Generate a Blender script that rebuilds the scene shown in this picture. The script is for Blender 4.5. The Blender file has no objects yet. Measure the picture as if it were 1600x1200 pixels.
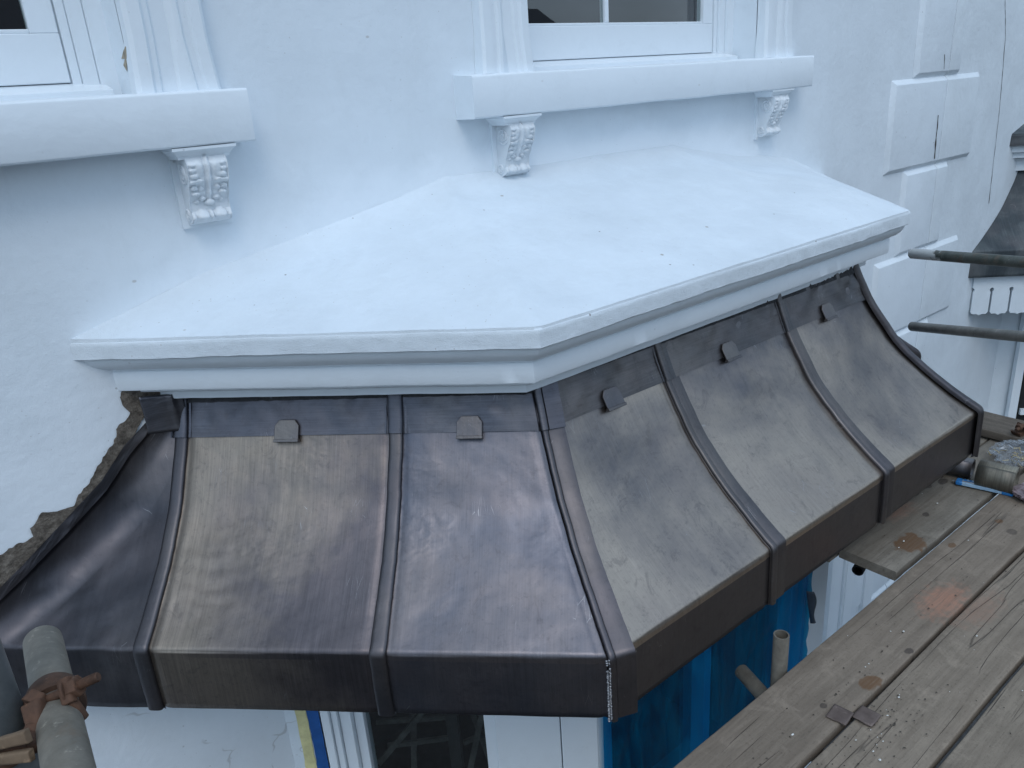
import bpy, math, random
from mathutils import Vector, Matrix, noise
R = random.Random(7)
SC = bpy.context.scene
rad = math.radians
# ------------------------------------------------------------------ camera
YAW, PITCH, ROLL = 0.6574, 0.3599, -0.0722
CAM = Vector((-0.474, -2.5907, 0.6167)); FPX = 1224.6
cy_, sy_, cp_, sp_ = math.cos(YAW), math.sin(YAW), math.cos(PITCH), math.sin(PITCH)
CF = Vector((sy_*cp_, cy_*cp_, -sp_)); _R = Vector((cy_, -sy_, 0)); _U = _R.cross(CF)
CR = _R*math.cos(ROLL) + _U*math.sin(ROLL); CU = -_R*math.sin(ROLL) + _U*math.cos(ROLL)
cd = bpy.data.cameras.new('camera'); cam = bpy.data.objects.new('camera', cd); SC.collection.objects.link(cam)
cam.matrix_world = Matrix(((CR.x, CU.x, -CF.x, CAM.x), (CR.y, CU.y, -CF.y, CAM.y), (CR.z, CU.z, -CF.z, CAM.z), (0, 0, 0, 1)))
cd.sensor_width = 36; cd.lens = FPX/1600*36; cd.clip_start = 0.05; cd.clip_end = 500
SC.camera = cam
# ------------------------------------------------------------------ sky, sun, exposure
SKY_STRENGTH = 0.10; SUN_STRENGTH = 0.5; SUN_EL = 52; SUN_AZ = 215   # azimuth measured clockwise from +y
w = bpy.data.worlds.new('World'); SC.world = w; w.use_nodes = True
nt = w.node_tree; nt.nodes.clear()
def wn(t, **k):
    n = nt.nodes.new(t)
    for a, b in k.items(): setattr(n, a, b)
    return n
sky = wn('ShaderNodeTexSky', sky_type='NISHITA', sun_disc=False, sun_elevation=rad(SUN_EL), sun_rotation=rad(SUN_AZ))
bgn = wn('ShaderNodeBackground'); bgn.inputs[1].default_value = SKY_STRENGTH
out = wn('ShaderNodeOutputWorld')
tc = wn('ShaderNodeTexCoord'); mp = wn('ShaderNodeMapping'); mp.inputs[3].default_value = (1, 1, 2.2)
ns = wn('ShaderNodeTexNoise'); ns.inputs['Scale'].default_value = 2.3; ns.inputs['Detail'].default_value = 7
rp = wn('ShaderNodeValToRGB'); rp.color_ramp.elements[0].position = .36; rp.color_ramp.elements[1].position = .62
rp.color_ramp.elements[0].color = (.35, .35, .35, 1); rp.color_ramp.elements[1].color = (.9, .9, .9, 1)
cl = wn('ShaderNodeValToRGB'); cl.color_ramp.elements[0].color = (4.4, 5.9, 7.9, 1); cl.color_ramp.elements[1].color = (9.6, 12.2, 15.0, 1)
cl.color_ramp.elements[0].position = .3; cl.color_ramp.elements[1].position = .75
mx = wn('ShaderNodeMixRGB')
L = nt.links.new
L(tc.outputs['Generated'], mp.inputs[0]); L(mp.outputs[0], ns.inputs['Vector']); L(ns.outputs[0], rp.inputs[0]); L(ns.outputs[0], cl.inputs[0])
L(rp.outputs[0], mx.inputs[0]); L(sky.outputs[0], mx.inputs[1]); L(cl.outputs[0], mx.inputs[2]); sxyz = wn('ShaderNodeSeparateXYZ'); L(tc.outputs['Generated'], sxyz.inputs[0])
grd = wn('ShaderNodeMapRange'); grd.inputs[1].default_value = 0; grd.inputs[2].default_value = .9; grd.inputs[3].default_value = .66; grd.inputs[4].default_value = 1.17; L(sxyz.outputs[2], grd.inputs[0])
mg = wn('ShaderNodeVectorMath', operation='SCALE'); L(mx.outputs[0], mg.inputs[0]); L(grd.outputs[0], mg.inputs[3])
L(mg.outputs[0], bgn.inputs[0]); L(bgn.outputs[0], out.inputs[0])
sd = bpy.data.lights.new('sun', 'SUN'); sd.energy = SUN_STRENGTH; sd.angle = rad(24); sd.color = (1, .97, .93)
so = bpy.data.objects.new('sun', sd); SC.collection.objects.link(so)
az, el = rad(SUN_AZ), rad(SUN_EL)
sdir = Vector((math.sin(az)*math.cos(el), math.cos(az)*math.cos(el), math.sin(el)))
so.rotation_euler = sdir.to_track_quat('Z', 'Y').to_euler()
SC.view_settings.view_transform = 'Standard'; SC.view_settings.look = 'None'; SC.view_settings.gamma = 1
SC.view_settings.exposure = 0.44
# ------------------------------------------------------------------ helpers
def ray(px, py): return CF + CR*((px-800)/FPX) - CU*((py-600)/FPX)
def atY(px, py, y): r = ray(px, py); return CAM + r*((y-CAM.y)/r.y)
def atZ(px, py, z): r = ray(px, py); return CAM + r*((z-CAM.z)/r.z)
def atD(px, py, d): return CAM + ray(px, py)*d
def link(o, parent=None):
    SC.collection.objects.link(o)
    if parent is not None:
        o.parent = parent
        o.matrix_parent_inverse = Matrix.Translation(-parent_world(parent))
    return o
WL = {}
def parent_world(p): return WL.get(p.name, Vector((0, 0, 0)))
def thing(name, label, cat, loc=(0, 0, 0), group=None):
    o = bpy.data.objects.new(name, None); o.location = loc; SC.collection.objects.link(o); WL[o.name] = Vector(loc)
    o.empty_display_size = .1; o['label'] = label; o['category'] = cat
    if group: o['group'] = group
    return o
def tag(o, label=None, cat=None, group=None, kind=None):
    for k, v in (('label', label), ('category', cat), ('group', group), ('kind', kind)):
        if v: o[k] = v
    return o
class MB:
    def __init__(s): s.v = []; s.f = []; s.uv = {}
    def add(s, vs, fs, uv=None):
        b = len(s.v); s.v += [tuple(v) for v in vs]; s.f += [tuple(i+b for i in f) for f in fs]
        if uv:
            for i, t in enumerate(uv): s.uv[b+i] = t
        return s
    def box(s, a, b, bev=0):
        x0, y0, z0 = a; x1, y1, z1 = b
        return s.add([(x0,y0,z0),(x1,y0,z0),(x1,y1,z0),(x0,y1,z0),(x0,y0,z1),(x1,y0,z1),(x1,y1,z1),(x0,y1,z1)],
                     [(0,3,2,1),(4,5,6,7),(0,1,5,4),(1,2,6,5),(2,3,7,6),(3,0,4,7)])
    def obox(s, c, ax, hs):      # oriented box: centre, three axes, half sizes
        c = Vector(c); v = []
        for k in range(8):
            p = c.copy()
            for i in range(3): p += ax[i]*(hs[i] if (k >> i) & 1 else -hs[i])
            v.append(p)
        return s.add(v, [(0,2,3,1),(4,5,7,6),(0,1,5,4),(1,3,7,5),(3,2,6,7),(2,0,4,6)])
    def grid(s, rows, uv=None, closed=False, flip=False):
        n = len(rows); m = len(rows[0]); vs = [p for r in rows for p in r]; fs = []
        for i in range(n-1):
            for j in range(m if closed else m-1):
                k = (j+1) % m; q = (i*m+j, i*m+k, (i+1)*m+k, (i+1)*m+j)
                fs.append(q[::-1] if flip else q)
        return s.add(vs, fs, [t for r in uv for t in r] if uv else None)
    def tube(s, p, q, r, n=28, wall=.004, r2=None, seg=1):
        p, q = Vector(p), Vector(q); d = (q-p).normalized(); a = d.orthogonal().normalized(); b = d.cross(a)
        def ring(c, rr): return [c + a*(rr*math.cos(2*math.pi*k/n)) + b*(rr*math.sin(2*math.pi*k/n)) for k in range(n)]
        r2 = r2 or r
        rows = [ring(p, max(r-wall, .0005))] if wall else [[p]*n]
        if wall: rows.insert(0, ring(p+d*min(.25, (q-p).length*.4), r-wall))
        rows.append(ring(p, r-.0006)); rows.append(ring(p+d*.001, r))
        for k in range(1, seg): rows.append(ring(p+(q-p)*(k/seg), r+(r2-r)*k/seg))
        rows.append(ring(q-d*.001, r2)); rows.append(ring(q, r2-.0006))
        if wall: rows += [ring(q, r2-wall), ring(q-d*min(.25, (q-p).length*.4), r2-wall)]
        else: rows.append([q]*n)
        return s.grid(rows, closed=True)
    def build(s, name, mat, parent=None, smooth=False, bevel=0, angle=40, label=None):
        me = bpy.data.meshes.new(name); me.from_pydata(s.v, [], s.f); me.validate(clean_customdata=False)
        if s.uv:
            ul = me.uv_layers.new(name='UVMap')
            for lp in me.loops: ul.data[lp.index].uv = s.uv.get(lp.vertex_index, (0, 0))
        me.materials.append(mat)
        import bmesh
        bm = bmesh.new(); bm.from_mesh(me); bmesh.ops.remove_doubles(bm, verts=bm.verts, dist=1e-6); bmesh.ops.recalc_face_normals(bm, faces=bm.faces) if not s.uv else None
        bm.to_mesh(me); bm.free()
        if smooth:
            for p in me.polygons: p.use_smooth = True
            try: me.set_sharp_from_angle(angle=rad(angle))
            except Exception: pass
        o = bpy.data.objects.new(name, me); link(o, parent)
        if bevel:
            m = o.modifiers.new('bevel', 'BEVEL'); m.width = bevel; m.segments = 3; m.limit_method = 'ANGLE'; m.angle_limit = rad(35)
            for p in me.polygons: p.use_smooth = True
            try: me.set_sharp_from_angle(angle=rad(60))
            except Exception: pass
        if label: o['label'] = label
        return o
def nz(p, sc, seed=0): return noise.noise(Vector((p[0]*sc+seed*17.3, p[1]*sc-seed*5.1, p[2]*sc+seed*9.7)))
# ------------------------------------------------------------------ materials
class Mat:
    def __init__(s, name):
        s.m = bpy.data.materials.new(name); s.m.use_nodes = True; s.t = s.m.node_tree; s.t.nodes.clear()
        s.o = s.n('ShaderNodeOutputMaterial'); s.b = s.n('ShaderNodeBsdfPrincipled'); s.l(s.b.outputs[0], s.o.inputs[0])
    def n(s, t, **k):
        n = s.t.nodes.new(t)
        for a, b in k.items(): setattr(n, a, b)
        return n
    def l(s, a, b): s.t.links.new(a, b)
    def set(s, **k):
        for a, b in k.items():
            i = s.b.inputs[a.replace('_', ' ')]
            if hasattr(b, 'is_output') or isinstance(b, bpy.types.NodeSocket): s.l(b, i)
            else: i.default_value = b if not (isinstance(b, tuple) and len(b) == 3) else (*b, 1)
        return s
    def coord(s, kind='pos', scale=(1, 1, 1), rot=(0, 0, 0), loc=(0, 0, 0)):
        if kind == 'pos': src = s.n('ShaderNodeNewGeometry').outputs['Position']
        elif kind == 'uv': src = s.n('ShaderNodeTexCoord').outputs['UV']
        else: src = s.n('ShaderNodeTexCoord').outputs['Object']
        m = s.n('ShaderNodeMapping'); m.inputs['Scale'].default_value = scale; m.inputs['Rotation'].default_value = rot; m.inputs['Location'].default_value = loc
        s.l(src, m.inputs[0]); return m.outputs[0]
    def noise(s, co, scale, detail=4, rough=.55, dist=0):
        n = s.n('ShaderNodeTexNoise'); n.inputs['Scale'].default_value = scale; n.inputs['Detail'].default_value = detail
        n.inputs['Roughness'].default_value = rough; n.inputs['Distortion'].default_value = dist; s.l(co, n.inputs['Vector']); return n.outputs[0]
    def vor(s, co, scale, feature='F1', out='Distance', rnd=1):
        n = s.n('ShaderNodeTexVoronoi', feature=feature); n.inputs['Scale'].default_value = scale; n.inputs['Randomness'].default_value = rnd
        s.l(co, n.inputs['Vector']); return n.outputs[out]
    def ramp(s, f, *stops):
        r = s.n('ShaderNodeValToRGB'); e = r.color_ramp.elements
        while len(e) < len(stops): e.new(.5)
        for i, (p, c) in enumerate(stops):
            e[i].position = p; e[i].color = (c, c, c, 1) if not isinstance(c, tuple) else (*c, 1)
        s.l(f, r.inputs[0]); return r.outputs[0]
    def mix(s, f, a, b, mode='MIX'):
        m = s.n('ShaderNodeMixRGB', blend_type=mode)
        for i, v in enumerate((f, a, b)):
            if isinstance(v, bpy.types.NodeSocket): s.l(v, m.inputs[i])
            else: m.inputs[i].default_value = v if i == 0 else ((v, v, v, 1) if not isinstance(v, tuple) else (*v, 1))
        return m.outputs[0]
    def math(s, op, a, b=0, c=0):
        m = s.n('ShaderNodeMath', operation=op)
        for i, v in enumerate((a, b, c)):
            if isinstance(v, bpy.types.NodeSocket): s.l(v, m.inputs[i])
            else: m.inputs[i].default_value = v
        return m.outputs[0]
    def bump(s, h, strength=.3, dist=.01, prev=None):
        b = s.n('ShaderNodeBump'); b.inputs['Strength'].default_value = strength; b.inputs['Distance'].default_value = dist
        s.l(h, b.inputs['Height'])
        if prev is not None: s.l(prev, b.inputs['Normal'])
        return b.outputs[0]
    def blot(s, pos, rx, ry, ang=0, soft=.25, nsc=22, namp=.85):
        """1 inside a ragged ellipse centred on pos (world x, y), 0 outside"""
        co = s.n('ShaderNodeMapping', vector_type='TEXTURE')
        co.inputs['Location'].default_value = (pos[0], pos[1], pos[2] if len(pos) > 2 else 0); co.inputs['Rotation'].default_value = (0, 0, ang)
        co.inputs['Scale'].default_value = (rx, ry, 1 if len(pos) < 3 else rx)
        s.l(s.n('ShaderNodeNewGeometry').outputs['Position'], co.inputs[0])
        v = co.outputs[0]
        if len(pos) < 3:
            q = s.n('ShaderNodeVectorMath', operation='MULTIPLY'); q.inputs[1].default_value = (1, 1, 0); s.l(v, q.inputs[0]); v = q.outputs[0]
        ln = s.n('ShaderNodeVectorMath', operation='LENGTH'); s.l(v, ln.inputs[0])
        d = s.math('ADD', ln.outputs['Value'], s.math('MULTIPLY', s.math('SUBTRACT', s.noise(s.coord(), nsc, 4), .5), namp*2))
        return s.ramp(d, (max(0, 1-soft)*.5, 1.0), (min(1, (1+soft)*.5), 0.0)) if False else s.math('SMOOTH_MIN', s.math('MAXIMUM', s.math('DIVIDE', s.math('SUBTRACT', 1+soft*.5, d), soft), 0), 1, .1)

def white_paint(name, col=(.80, .81, .82), rough=.55, grain=260, gs=.25, flecks=.5, patch=.06, big=.4, cracks=False, fresh=None, low=None):
    M = Mat(name); p = M.coord()
    c = M.mix(M.ramp(M.noise(p, 2.2, 5, .6), (.35, 0), (.65, 1)), tuple(x*(1-patch) for x in col), col)
    c = M.mix(M.math('MULTIPLY', M.ramp(M.noise(p, 9, 6, .7, .6), (.56, 0), (.68, 1)), .35), c, tuple(x*.9 for x in col))
    c = M.mix(M.math('MULTIPLY', M.ramp(M.noise(M.coord(scale=(1, 1, .45), loc=(2, 2, 2)), 5.5, 8, .72, .4), (.50, 0), (.66, 1)), .10+patch), c, tuple(x*y for x, y in zip(col, (.80, .80, .78))))
    if fresh:
        q = M.n('ShaderNodeMapping', vector_type='TEXTURE'); q.inputs['Location'].default_value = fresh[0]; q.inputs['Scale'].default_value = fresh[1]; M.l(M.n('ShaderNodeNewGeometry').outputs['Position'], q.inputs[0])
        ln = M.n('ShaderNodeVectorMath', operation='LENGTH'); M.l(q.outputs[0], ln.inputs[0])
        fm_ = M.ramp(M.math('ADD', ln.outputs['Value'], M.math('MULTIPLY', M.noise(p, 3.2, 5, .6), .35)), (1.10, 1), (1.22, 0)) if False else M.math('MINIMUM', 1, M.math('MAXIMUM', 0, M.math('DIVIDE', M.math('SUBTRACT', 1.2, M.math('ADD', ln.outputs['Value'], M.math('MULTIPLY', M.noise(p, 3.2, 5, .6), .35))), .10)))
        c = M.mix(fm_, c, (.79, .85, .90))
    if flecks:
        a = M.ramp(M.vor(M.coord(loc=(3.1, 1.7, .4)), 11), (.028, 1), (.05, 0)); g = M.ramp(M.noise(p, 1.9, 3), (.44, 0), (.54, 1))
        b = M.ramp(M.vor(M.coord(scale=(1, 1, 1), loc=(9.1, 0, 2)), 34), (.05, 1), (.09, 0)); g2 = M.ramp(M.noise(p, 3.1, 3), (.50, 0), (.60, 1))
        c = M.mix(M.math('MULTIPLY', M.math('MULTIPLY', a, g), flecks), c, (.16, .14, .12))
        c = M.mix(M.math('MULTIPLY', M.ramp(M.vor(M.coord(scale=(1, 1, 1.6), loc=(.7, 4.2, 1.1)), 4.1), (.018, 1), (.034, 0)), flecks*.9), c, (.30, .25, .20))
        c = M.mix(M.math('MULTIPLY', M.math('MULTIPLY', b, g2), flecks*.7), c, (.35, .33, .3))
    n1 = M.bump(M.noise(p, 3.5, 4, .5), big, .02)
    n2 = M.bump(M.noise(p, 28, 5, .6), .22, .006, n1)
    n3 = M.bump(M.noise(p, grain, 2, .6), gs, .0025, n2)
    if cracks:
        k = M.noise(p, 5, 4); pd = M.n('ShaderNodeVectorMath', operation='ADD'); M.l(p, pd.inputs[0])
        sc = M.n('ShaderNodeVectorMath', operation='SCALE'); sc.inputs[3].default_value = .25
        nn = M.n('ShaderNodeTexNoise'); nn.inputs['Scale'].default_value = 6; M.l(p, nn.inputs['Vector']); M.l(nn.outputs[1], sc.inputs[0]); M.l(sc.outputs[0], pd.inputs[1])
        cr = M.math('MULTIPLY', M.ramp(M.vor(pd.outputs[0], 3.3, 'DISTANCE_TO_EDGE'), (.004, 1), (.010, 0)), M.ramp(M.noise(p, 2.5, 2), (.54, 0), (.58, 1)))
        zm = 1.0
        if low is not None:
            sx = M.n('ShaderNodeSeparateXYZ'); M.l(p, sx.inputs[0]); zm = M.ramp(M.math('MULTIPLY', sx.outputs[2], -1), (-low-.03, 0), (-low, 1)) if -low <= 1 else M.math('LESS_THAN', sx.outputs[2], low)
            cr = M.math('MULTIPLY', cr, zm)
        c = M.mix(M.math('MULTIPLY', cr, .35), c, (.25, .24, .22))
        sp = M.math('MULTIPLY', M.ramp(M.noise(p, 60, 5, .7), (.64, 0), (.67, 1)), M.ramp(M.noise(p, 5, 3), (.5, 0), (.6, 1)))
        if low is not None: sp = M.math('MULTIPLY', sp, zm)
        c = M.mix(M.math('MULTIPLY', sp, .5), c, (.3, .29, .28))
    M.set(Base_Color=c, Roughness=rough, Normal=n3); M.b.inputs['Specular IOR Level'].default_value = .35
    return M.m

def lead(name, cool=(.17, .19, .235), warm=(.36, .33, .29), warm_lo=.48, warm_hi=.66, streak=.5, rough=(.34, .55), dents=.5, metal=.85, horiz=False, dark=0.0, bias=None):
    M = Mat(name); u = M.coord('uv')
    st_sc = (2.0, 60, 1) if horiz else (60, 1.2, 1)
    us = M.coord('uv', scale=st_sc)
    s1 = M.noise(us, 1.6, 6, .75); s2 = M.noise(M.coord('uv', scale=tuple(x*3.2 for x in st_sc)), 1.3, 4, .7)
    big = M.noise(u, 1.9, 5, .55, .5); mid = M.noise(M.coord('uv', loc=(4, 2, 0)), 9, 7, .65, .2)
    msk = M.ramp(M.math('ADD', M.math('MULTIPLY', big, .82), M.math('MULTIPLY', mid, .18)), (warm_lo, 0), (warm_hi, 1))
    mk = M.math('ADD', M.math('MULTIPLY', big, .82), M.math('MULTIPLY', mid, .18))
    if bias:
        su = M.n('ShaderNodeSeparateXYZ'); M.l(u, su.inputs[0])
        vv = M.math('SUBTRACT', M.math('MINIMUM', su.outputs[1], .90), M.math('MULTIPLY', M.math('GREATER_THAN', su.outputs[1], .90), .9))  # past the fold the warm tone drops: the fascia's dark reflections painted into colour
        mk = M.math('ADD', mk, M.math('ADD', M.math('MULTIPLY', M.math('SUBTRACT', su.outputs[0], bias[2]), bias[0]), M.math('MULTIPLY', M.math('SUBTRACT', vv, bias[3]), bias[1])))
    msk = M.ramp(mk, (warm_lo, 0), (warm_hi, 1))
    stm = M.ramp(M.noise(M.coord('uv', scale=(1.6, .6, 1), loc=(1, 7, 0)), 2.0, 3), (.42, 0), (.62, 1))
    c = M.mix(msk, cool, warm)
    sv = M.ramp(s1, (.32, .55), (.68, 1.35)); c = M.mix(M.math('MULTIPLY', M.mix(.5, stm, .5), streak), c, M.mix(1, c, sv, 'MULTIPLY'))
    sv2 = M.ramp(s2, (.35, .75), (.65, 1.2)); c = M.mix(streak*.6, c, M.mix(1, c, sv2, 'MULTIPLY'))
    # brownish-violet bloom and fine mottling
    c = M.mix(M.math('MULTIPLY', M.ramp(M.noise(M.coord('uv', loc=(8, 3, 0)), 3.0, 4), (.45, 0), (.75, 1)), .30), c, (.20, .165, .165))
    c = M.mix(M.math('MULTIPLY', M.ramp(M.noise(M.coord('uv', scale=(1, 1, 1), loc=(2, 9, 0)), 60, 6, .75), (.53, 0), (.70, 1)), .30), c, tuple(x*.5 for x in cool))
    c = M.mix(M.math('MULTIPLY', M.ramp(M.noise(M.coord('uv', scale=(1, .8, 1), loc=(3, 4, 0)), 14, 8, .8, .8), (.55, 0), (.62, 1)), .28), c, (.07, .065, .07))
    # scratches
    sc_co = M.coord('uv', scale=(9, 1.2, 1), rot=(0, 0, .5)); scr = M.ramp(M.vor(sc_co, 6, 'DISTANCE_TO_EDGE'), (.002, 1), (.006, 0))
    scm = M.ramp(M.noise(u, 7, 3), (.6, 0), (.64, 1)); c = M.mix(M.math('MULTIPLY', M.math('MULTIPLY', scr, scm), .5), c, (.5, .5, .52))
    if dark: c = M.mix(dark, c, (.03, .03, .035))
    rr = M.ramp(M.math('ADD', M.math('MULTIPLY', mid, .6), M.math('MULTIPLY', s1, .4)), (.3, rough[0]), (.7, rough[1]))
    dm = M.ramp(M.noise(M.coord('uv', loc=(6, 1, 0)), 2.4, 3), (.52, 0), (.66, 1))
    dn = M.math('MULTIPLY', M.noise(M.coord('uv', scale=(1, 1.4, 1)), 30, 1, .4, .25), dm)
    n = M.bump(M.noise(u, 5, 3, .5, .3), .35, .012)
    n = M.bump(dn, dents*.6, .005, n)
    n = M.bump(s1, .10*streak*2, .002, n)
    n = M.bump(M.noise(u, 150, 4, .7), .10, .002, n)
    M.set(Base_Color=c, Metallic=metal, Roughness=rr, Normal=n)
    return M.m

def wood(name, c0, c1, stains=(), seed=0, axis='x', spray=(), rough=.85):
    M = Mat(name)
    loc = (seed*3.7, seed*1.3, seed*.7)
    st = (1.6, 26, 26) if axis == 'x' else (26, 1.6, 26)
    wv = M.coord(scale=st, loc=loc)
    g1 = M.noise(wv, 1.5, 8, .7, .5); g2 = M.noise(M.coord(scale=tuple(x*4 for x in st), loc=loc), 1.2, 5, .75)
    b = M.noise(M.coord(loc=loc), 5, 6, .65)
    c = M.mix(M.ramp(g1, (.3, 0), (.7, 1)), c0, c1)
    c = M.mix(M.ramp(b, (.35, .0), (.7, .45)), c, tuple(x*.62 for x in c0))
    c = M.mix(M.math('MULTIPLY', M.ramp(g2, (.30, 1), (.42, 0)), .35), c, tuple(x*.38 for x in c0))
    # long cracks following the grain
    cw = M.coord(scale=(.28, 6, 6) if axis == 'x' else (6, .28, 6), loc=loc)
    nn = M.n('ShaderNodeTexNoise'); nn.inputs['Scale'].default_value = 2.3; nn.inputs['Detail'].default_value = 3; nn.inputs['Roughness'].default_value = .35; M.l(cw, nn.inputs['Vector'])
    ck = M.ramp(M.math('ABSOLUTE', M.math('SUBTRACT', nn.outputs[0], .5)), (.002, 1), (.006, 0))
    ckm = M.ramp(M.noise(M.coord(loc=(seed, 2, 1)), 1.7, 2), (.52, 0), (.60, 1)); ck = M.math('MULTIPLY', ck, ckm)
    c = M.mix(M.math('MULTIPLY', ck, .55), c, (.035, .03, .027))
    kn = M.ramp(M.vor(M.coord(scale=(1, 2.2, 1) if axis == 'x' else (2.2, 1, 1), loc=(seed*2.2, .3, 0)), 2.1), (.03, 1), (.055, 0))
    c = M.mix(M.math('MULTIPLY', kn, .7), c, tuple(x*.4 for x in c0))
    # grit, crumbs and plaster specks
    sp = M.ramp(M.vor(M.coord(loc=(1, 5, 0)), 26), (.035, 1), (.06, 0)); spm = M.ramp(M.noise(M.coord(), 5, 3), (.55, 0), (.62, 1))
    c = M.mix(M.math('MULTIPLY', M.math('MULTIPLY', sp, spm), .8), c, (.05, .04, .035))
    wsx = M.ramp(M.vor(M.coord(loc=(7, 2, 0)), 17), (.022, 1), (.035, 0)); wm = M.ramp(M.noise(M.coord(loc=(3, 3, 0)), 3, 3), (.52, 0), (.56, 1))
    c = M.mix(M.math('MULTIPLY', wsx, wm), c, (.62, .62, .6))
    c = M.mix(M.math('MULTIPLY', M.ramp(M.noise(M.coord(loc=(9, seed, 0)), 90, 4, .75), (.56, 0), (.66, 1)), .4), c, tuple(x*.45 for x in c0))
    c = M.mix(M.math('MULTIPLY', M.ramp(M.noise(M.coord(loc=(seed, 9, 3)), 7, 6, .7, .5), (.55, 0), (.68, 1)), .35), c, tuple(min(1, x*1.35) for x in c1))
    for (x, y, rx, ry, col, a) in stains: c = M.mix(M.math('MULTIPLY', M.math('MULTIPLY', M.blot((x, y), rx, ry), M.ramp(g2, (.25, .55), (.55, 1))), a), c, col)
    for (x, y, rx, ry, col, a) in spray: c = M.mix(M.math('MULTIPLY', M.math('MULTIPLY', M.blot((x, y), rx, ry, 0, 1.0, 38, 1.1), M.ramp(g2, (.3, .25), (.6, 1))), a), c, col)
    n = M.bump(g1, .5, .005); n = M.bump(g2, .5, .002, n); n = M.bump(M.math('MULTIPLY', ck, -1), .8, .004, n)
    M.set(Base_Color=c, Roughness=rough, Normal=n); M.b.inputs['Specular IOR Level'].default_value = .25
    return M.m

def metal_tube(name, c0, c1, rough=.55, metal=.6, splash=None):
    M = Mat(name); p = M.coord()
    c = M.mix(M.ramp(M.noise(p, 14, 7, .7), (.35, 0), (.65, 1)), c0, c1)
    c = M.mix(M.math('MULTIPLY', M.ramp(M.noise(p, 60, 5, .7), (.6, 0), (.7, 1)), .5), c, tuple(min(1, x*2.1) for x in c1))
    c = M.mix(M.math('MULTIPLY', M.ramp(M.noise(M.coord(loc=(5, 5, 5)), 9, 5, .7), (.58, 0), (.66, 1)), .35), c, (.16, .10, .06))
    mt = metal
    n = M.bump(M.noise(p, 120, 4), .2, .002)
    if splash:
        b = M.blot(splash[:3], splash[3], splash[3], 0, .2, 34, .8); c = M.mix(b, c, (.5, .52, .52)); mt = M.math('MULTIPLY', M.math('SUBTRACT', 1, b), metal)
        n = M.bump(b, .6, .003, n)
    M.set(Base_Color=c, Roughness=rough, Metallic=mt, Normal=n)
    return M.m
def flat(name, col, rough=.5, metal=0, bump=.15, bs=80, var=.15):
    M = Mat(name); p = M.coord()
    c = M.mix(M.ramp(M.noise(p, 18, 5, .65), (.35, 0), (.65, 1)), tuple(x*(1-var) for x in col), tuple(min(1, x*(1+var)) for x in col))
    M.set(Base_Color=c, Roughness=rough, Metallic=metal, Normal=M.bump(M.noise(p, bs, 4), bump, .003)); return M.m

m_wall = white_paint('wall_paint', (.745, .81, .86), cracks=True, low=-1.05, fresh=((1.95, 0, -.5), (2.45, 1, .95)))
m_slab = white_paint('slab_paint', (.70, .765, .815), .6, 300, .6, .8, .10, .9)
m_trim = white_paint('trim_paint', (.75, .81, .855), .42, 120, .12, .25, .03, .2)
m_corb = white_paint('corbel_paint', (.745, .79, .825), .5, 160, .3, .9, .06, .2)
m_corb2 = white_paint('weathered_corbel_paint', (.71, .76, .80), .6, 120, .5, 1.6, .15, .3)
m_join = white_paint('joinery_paint', (.76, .82, .865), .3, 90, .06, .15, .02, .05)
m_rough = white_paint('old_plaster_paint', (.68, .75, .80), .6, 200, .4, 1, .1, .8, True)
m_nwall = white_paint('neighbour_paint', (.71, .775, .82), .5, 180, .25, .5, .1, .5)
m_leadA = lead('lead_streaked', (.105, .095, .102), (.255, .215, .178), .36, .64, .75, (.32, .46), .6, .97, bias=(.60, -.12, 3.85, .4))
m_leadB = lead('lead_blue', (.10, .105, .128), (.165, .15, .155), .42, .72, .45, (.32, .46), .6, .97, bias=(0, .12, 0, .5))
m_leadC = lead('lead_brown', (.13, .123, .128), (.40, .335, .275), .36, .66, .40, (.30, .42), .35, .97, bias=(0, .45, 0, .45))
m_leadD = lead('lead_dark', (.07, .07, .08), (.135, .125, .125), .45, .75, .3, (.34, .48), .9, .97)
m_roll = lead('lead_roll', (.085, .083, .092), (.14, .128, .122), .45, .75, .3, (.36, .52), .35, .97)
m_rollF = lead('lead_roll_brown', (.09, .087, .094), (.165, .15, .14), .36, .66, .3, (.40, .54), .35, .97)
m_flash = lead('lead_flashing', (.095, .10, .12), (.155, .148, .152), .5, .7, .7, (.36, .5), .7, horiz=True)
m_clip = lead('lead_clip', (.12, .118, .128), (.17, .16, .155), .4, .6, .4, (.42, .55), .2)
m_oldlead = lead('old_lead', (.05, .062, .07), (.13, .15, .155), .45, .6, 1.0, (.55, .75), .5, .5)
m_weld = flat('weld_metal', (.30, .30, .31), .35, 1, .5, 300)
m_mortar = Mat('mortar'); p_ = m_mortar.coord()
m_mortar.set(Base_Color=m_mortar.ramp(m_mortar.noise(p_, 45, 7, .75), (.3, (.05, .042, .033)), (.5, (.16, .135, .11)), (.74, (.31, .275, .23))), Roughness=.95,
             Normal=m_mortar.bump(m_mortar.noise(p_, 70, 6, .75), 1, .012)); m_mortar = m_mortar.m
m_galv = metal_tube('galvanised_tube', (.115, .103, .083), (.215, .195, .16), .65, .25)
m_greent = metal_tube('weathered_tube', (.055, .065, .055), (.13, .14, .12), .5, .3)
m_darkt = metal_tube('dark_tube', (.10, .115, .12), (.17, .185, .19), .45, .5)
m_black = flat('black_tube', (.02, .02, .02), .5)
m_rust = metal_tube('rusty_steel', (.032, .018, .012), (.115, .055, .030), .8, .15)
m_rust2 = metal_tube('rusty_tan', (.10, .065, .04), (.17, .115, .07), .8, .1)
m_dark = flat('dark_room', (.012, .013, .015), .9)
m_glass = Mat('window_glass')
gl = m_glass.n('ShaderNodeBsdfGlossy'); gl.inputs['Roughness'].default_value = .01; gl.inputs[0].default_value = (.9, .9, .9, 1)
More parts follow.
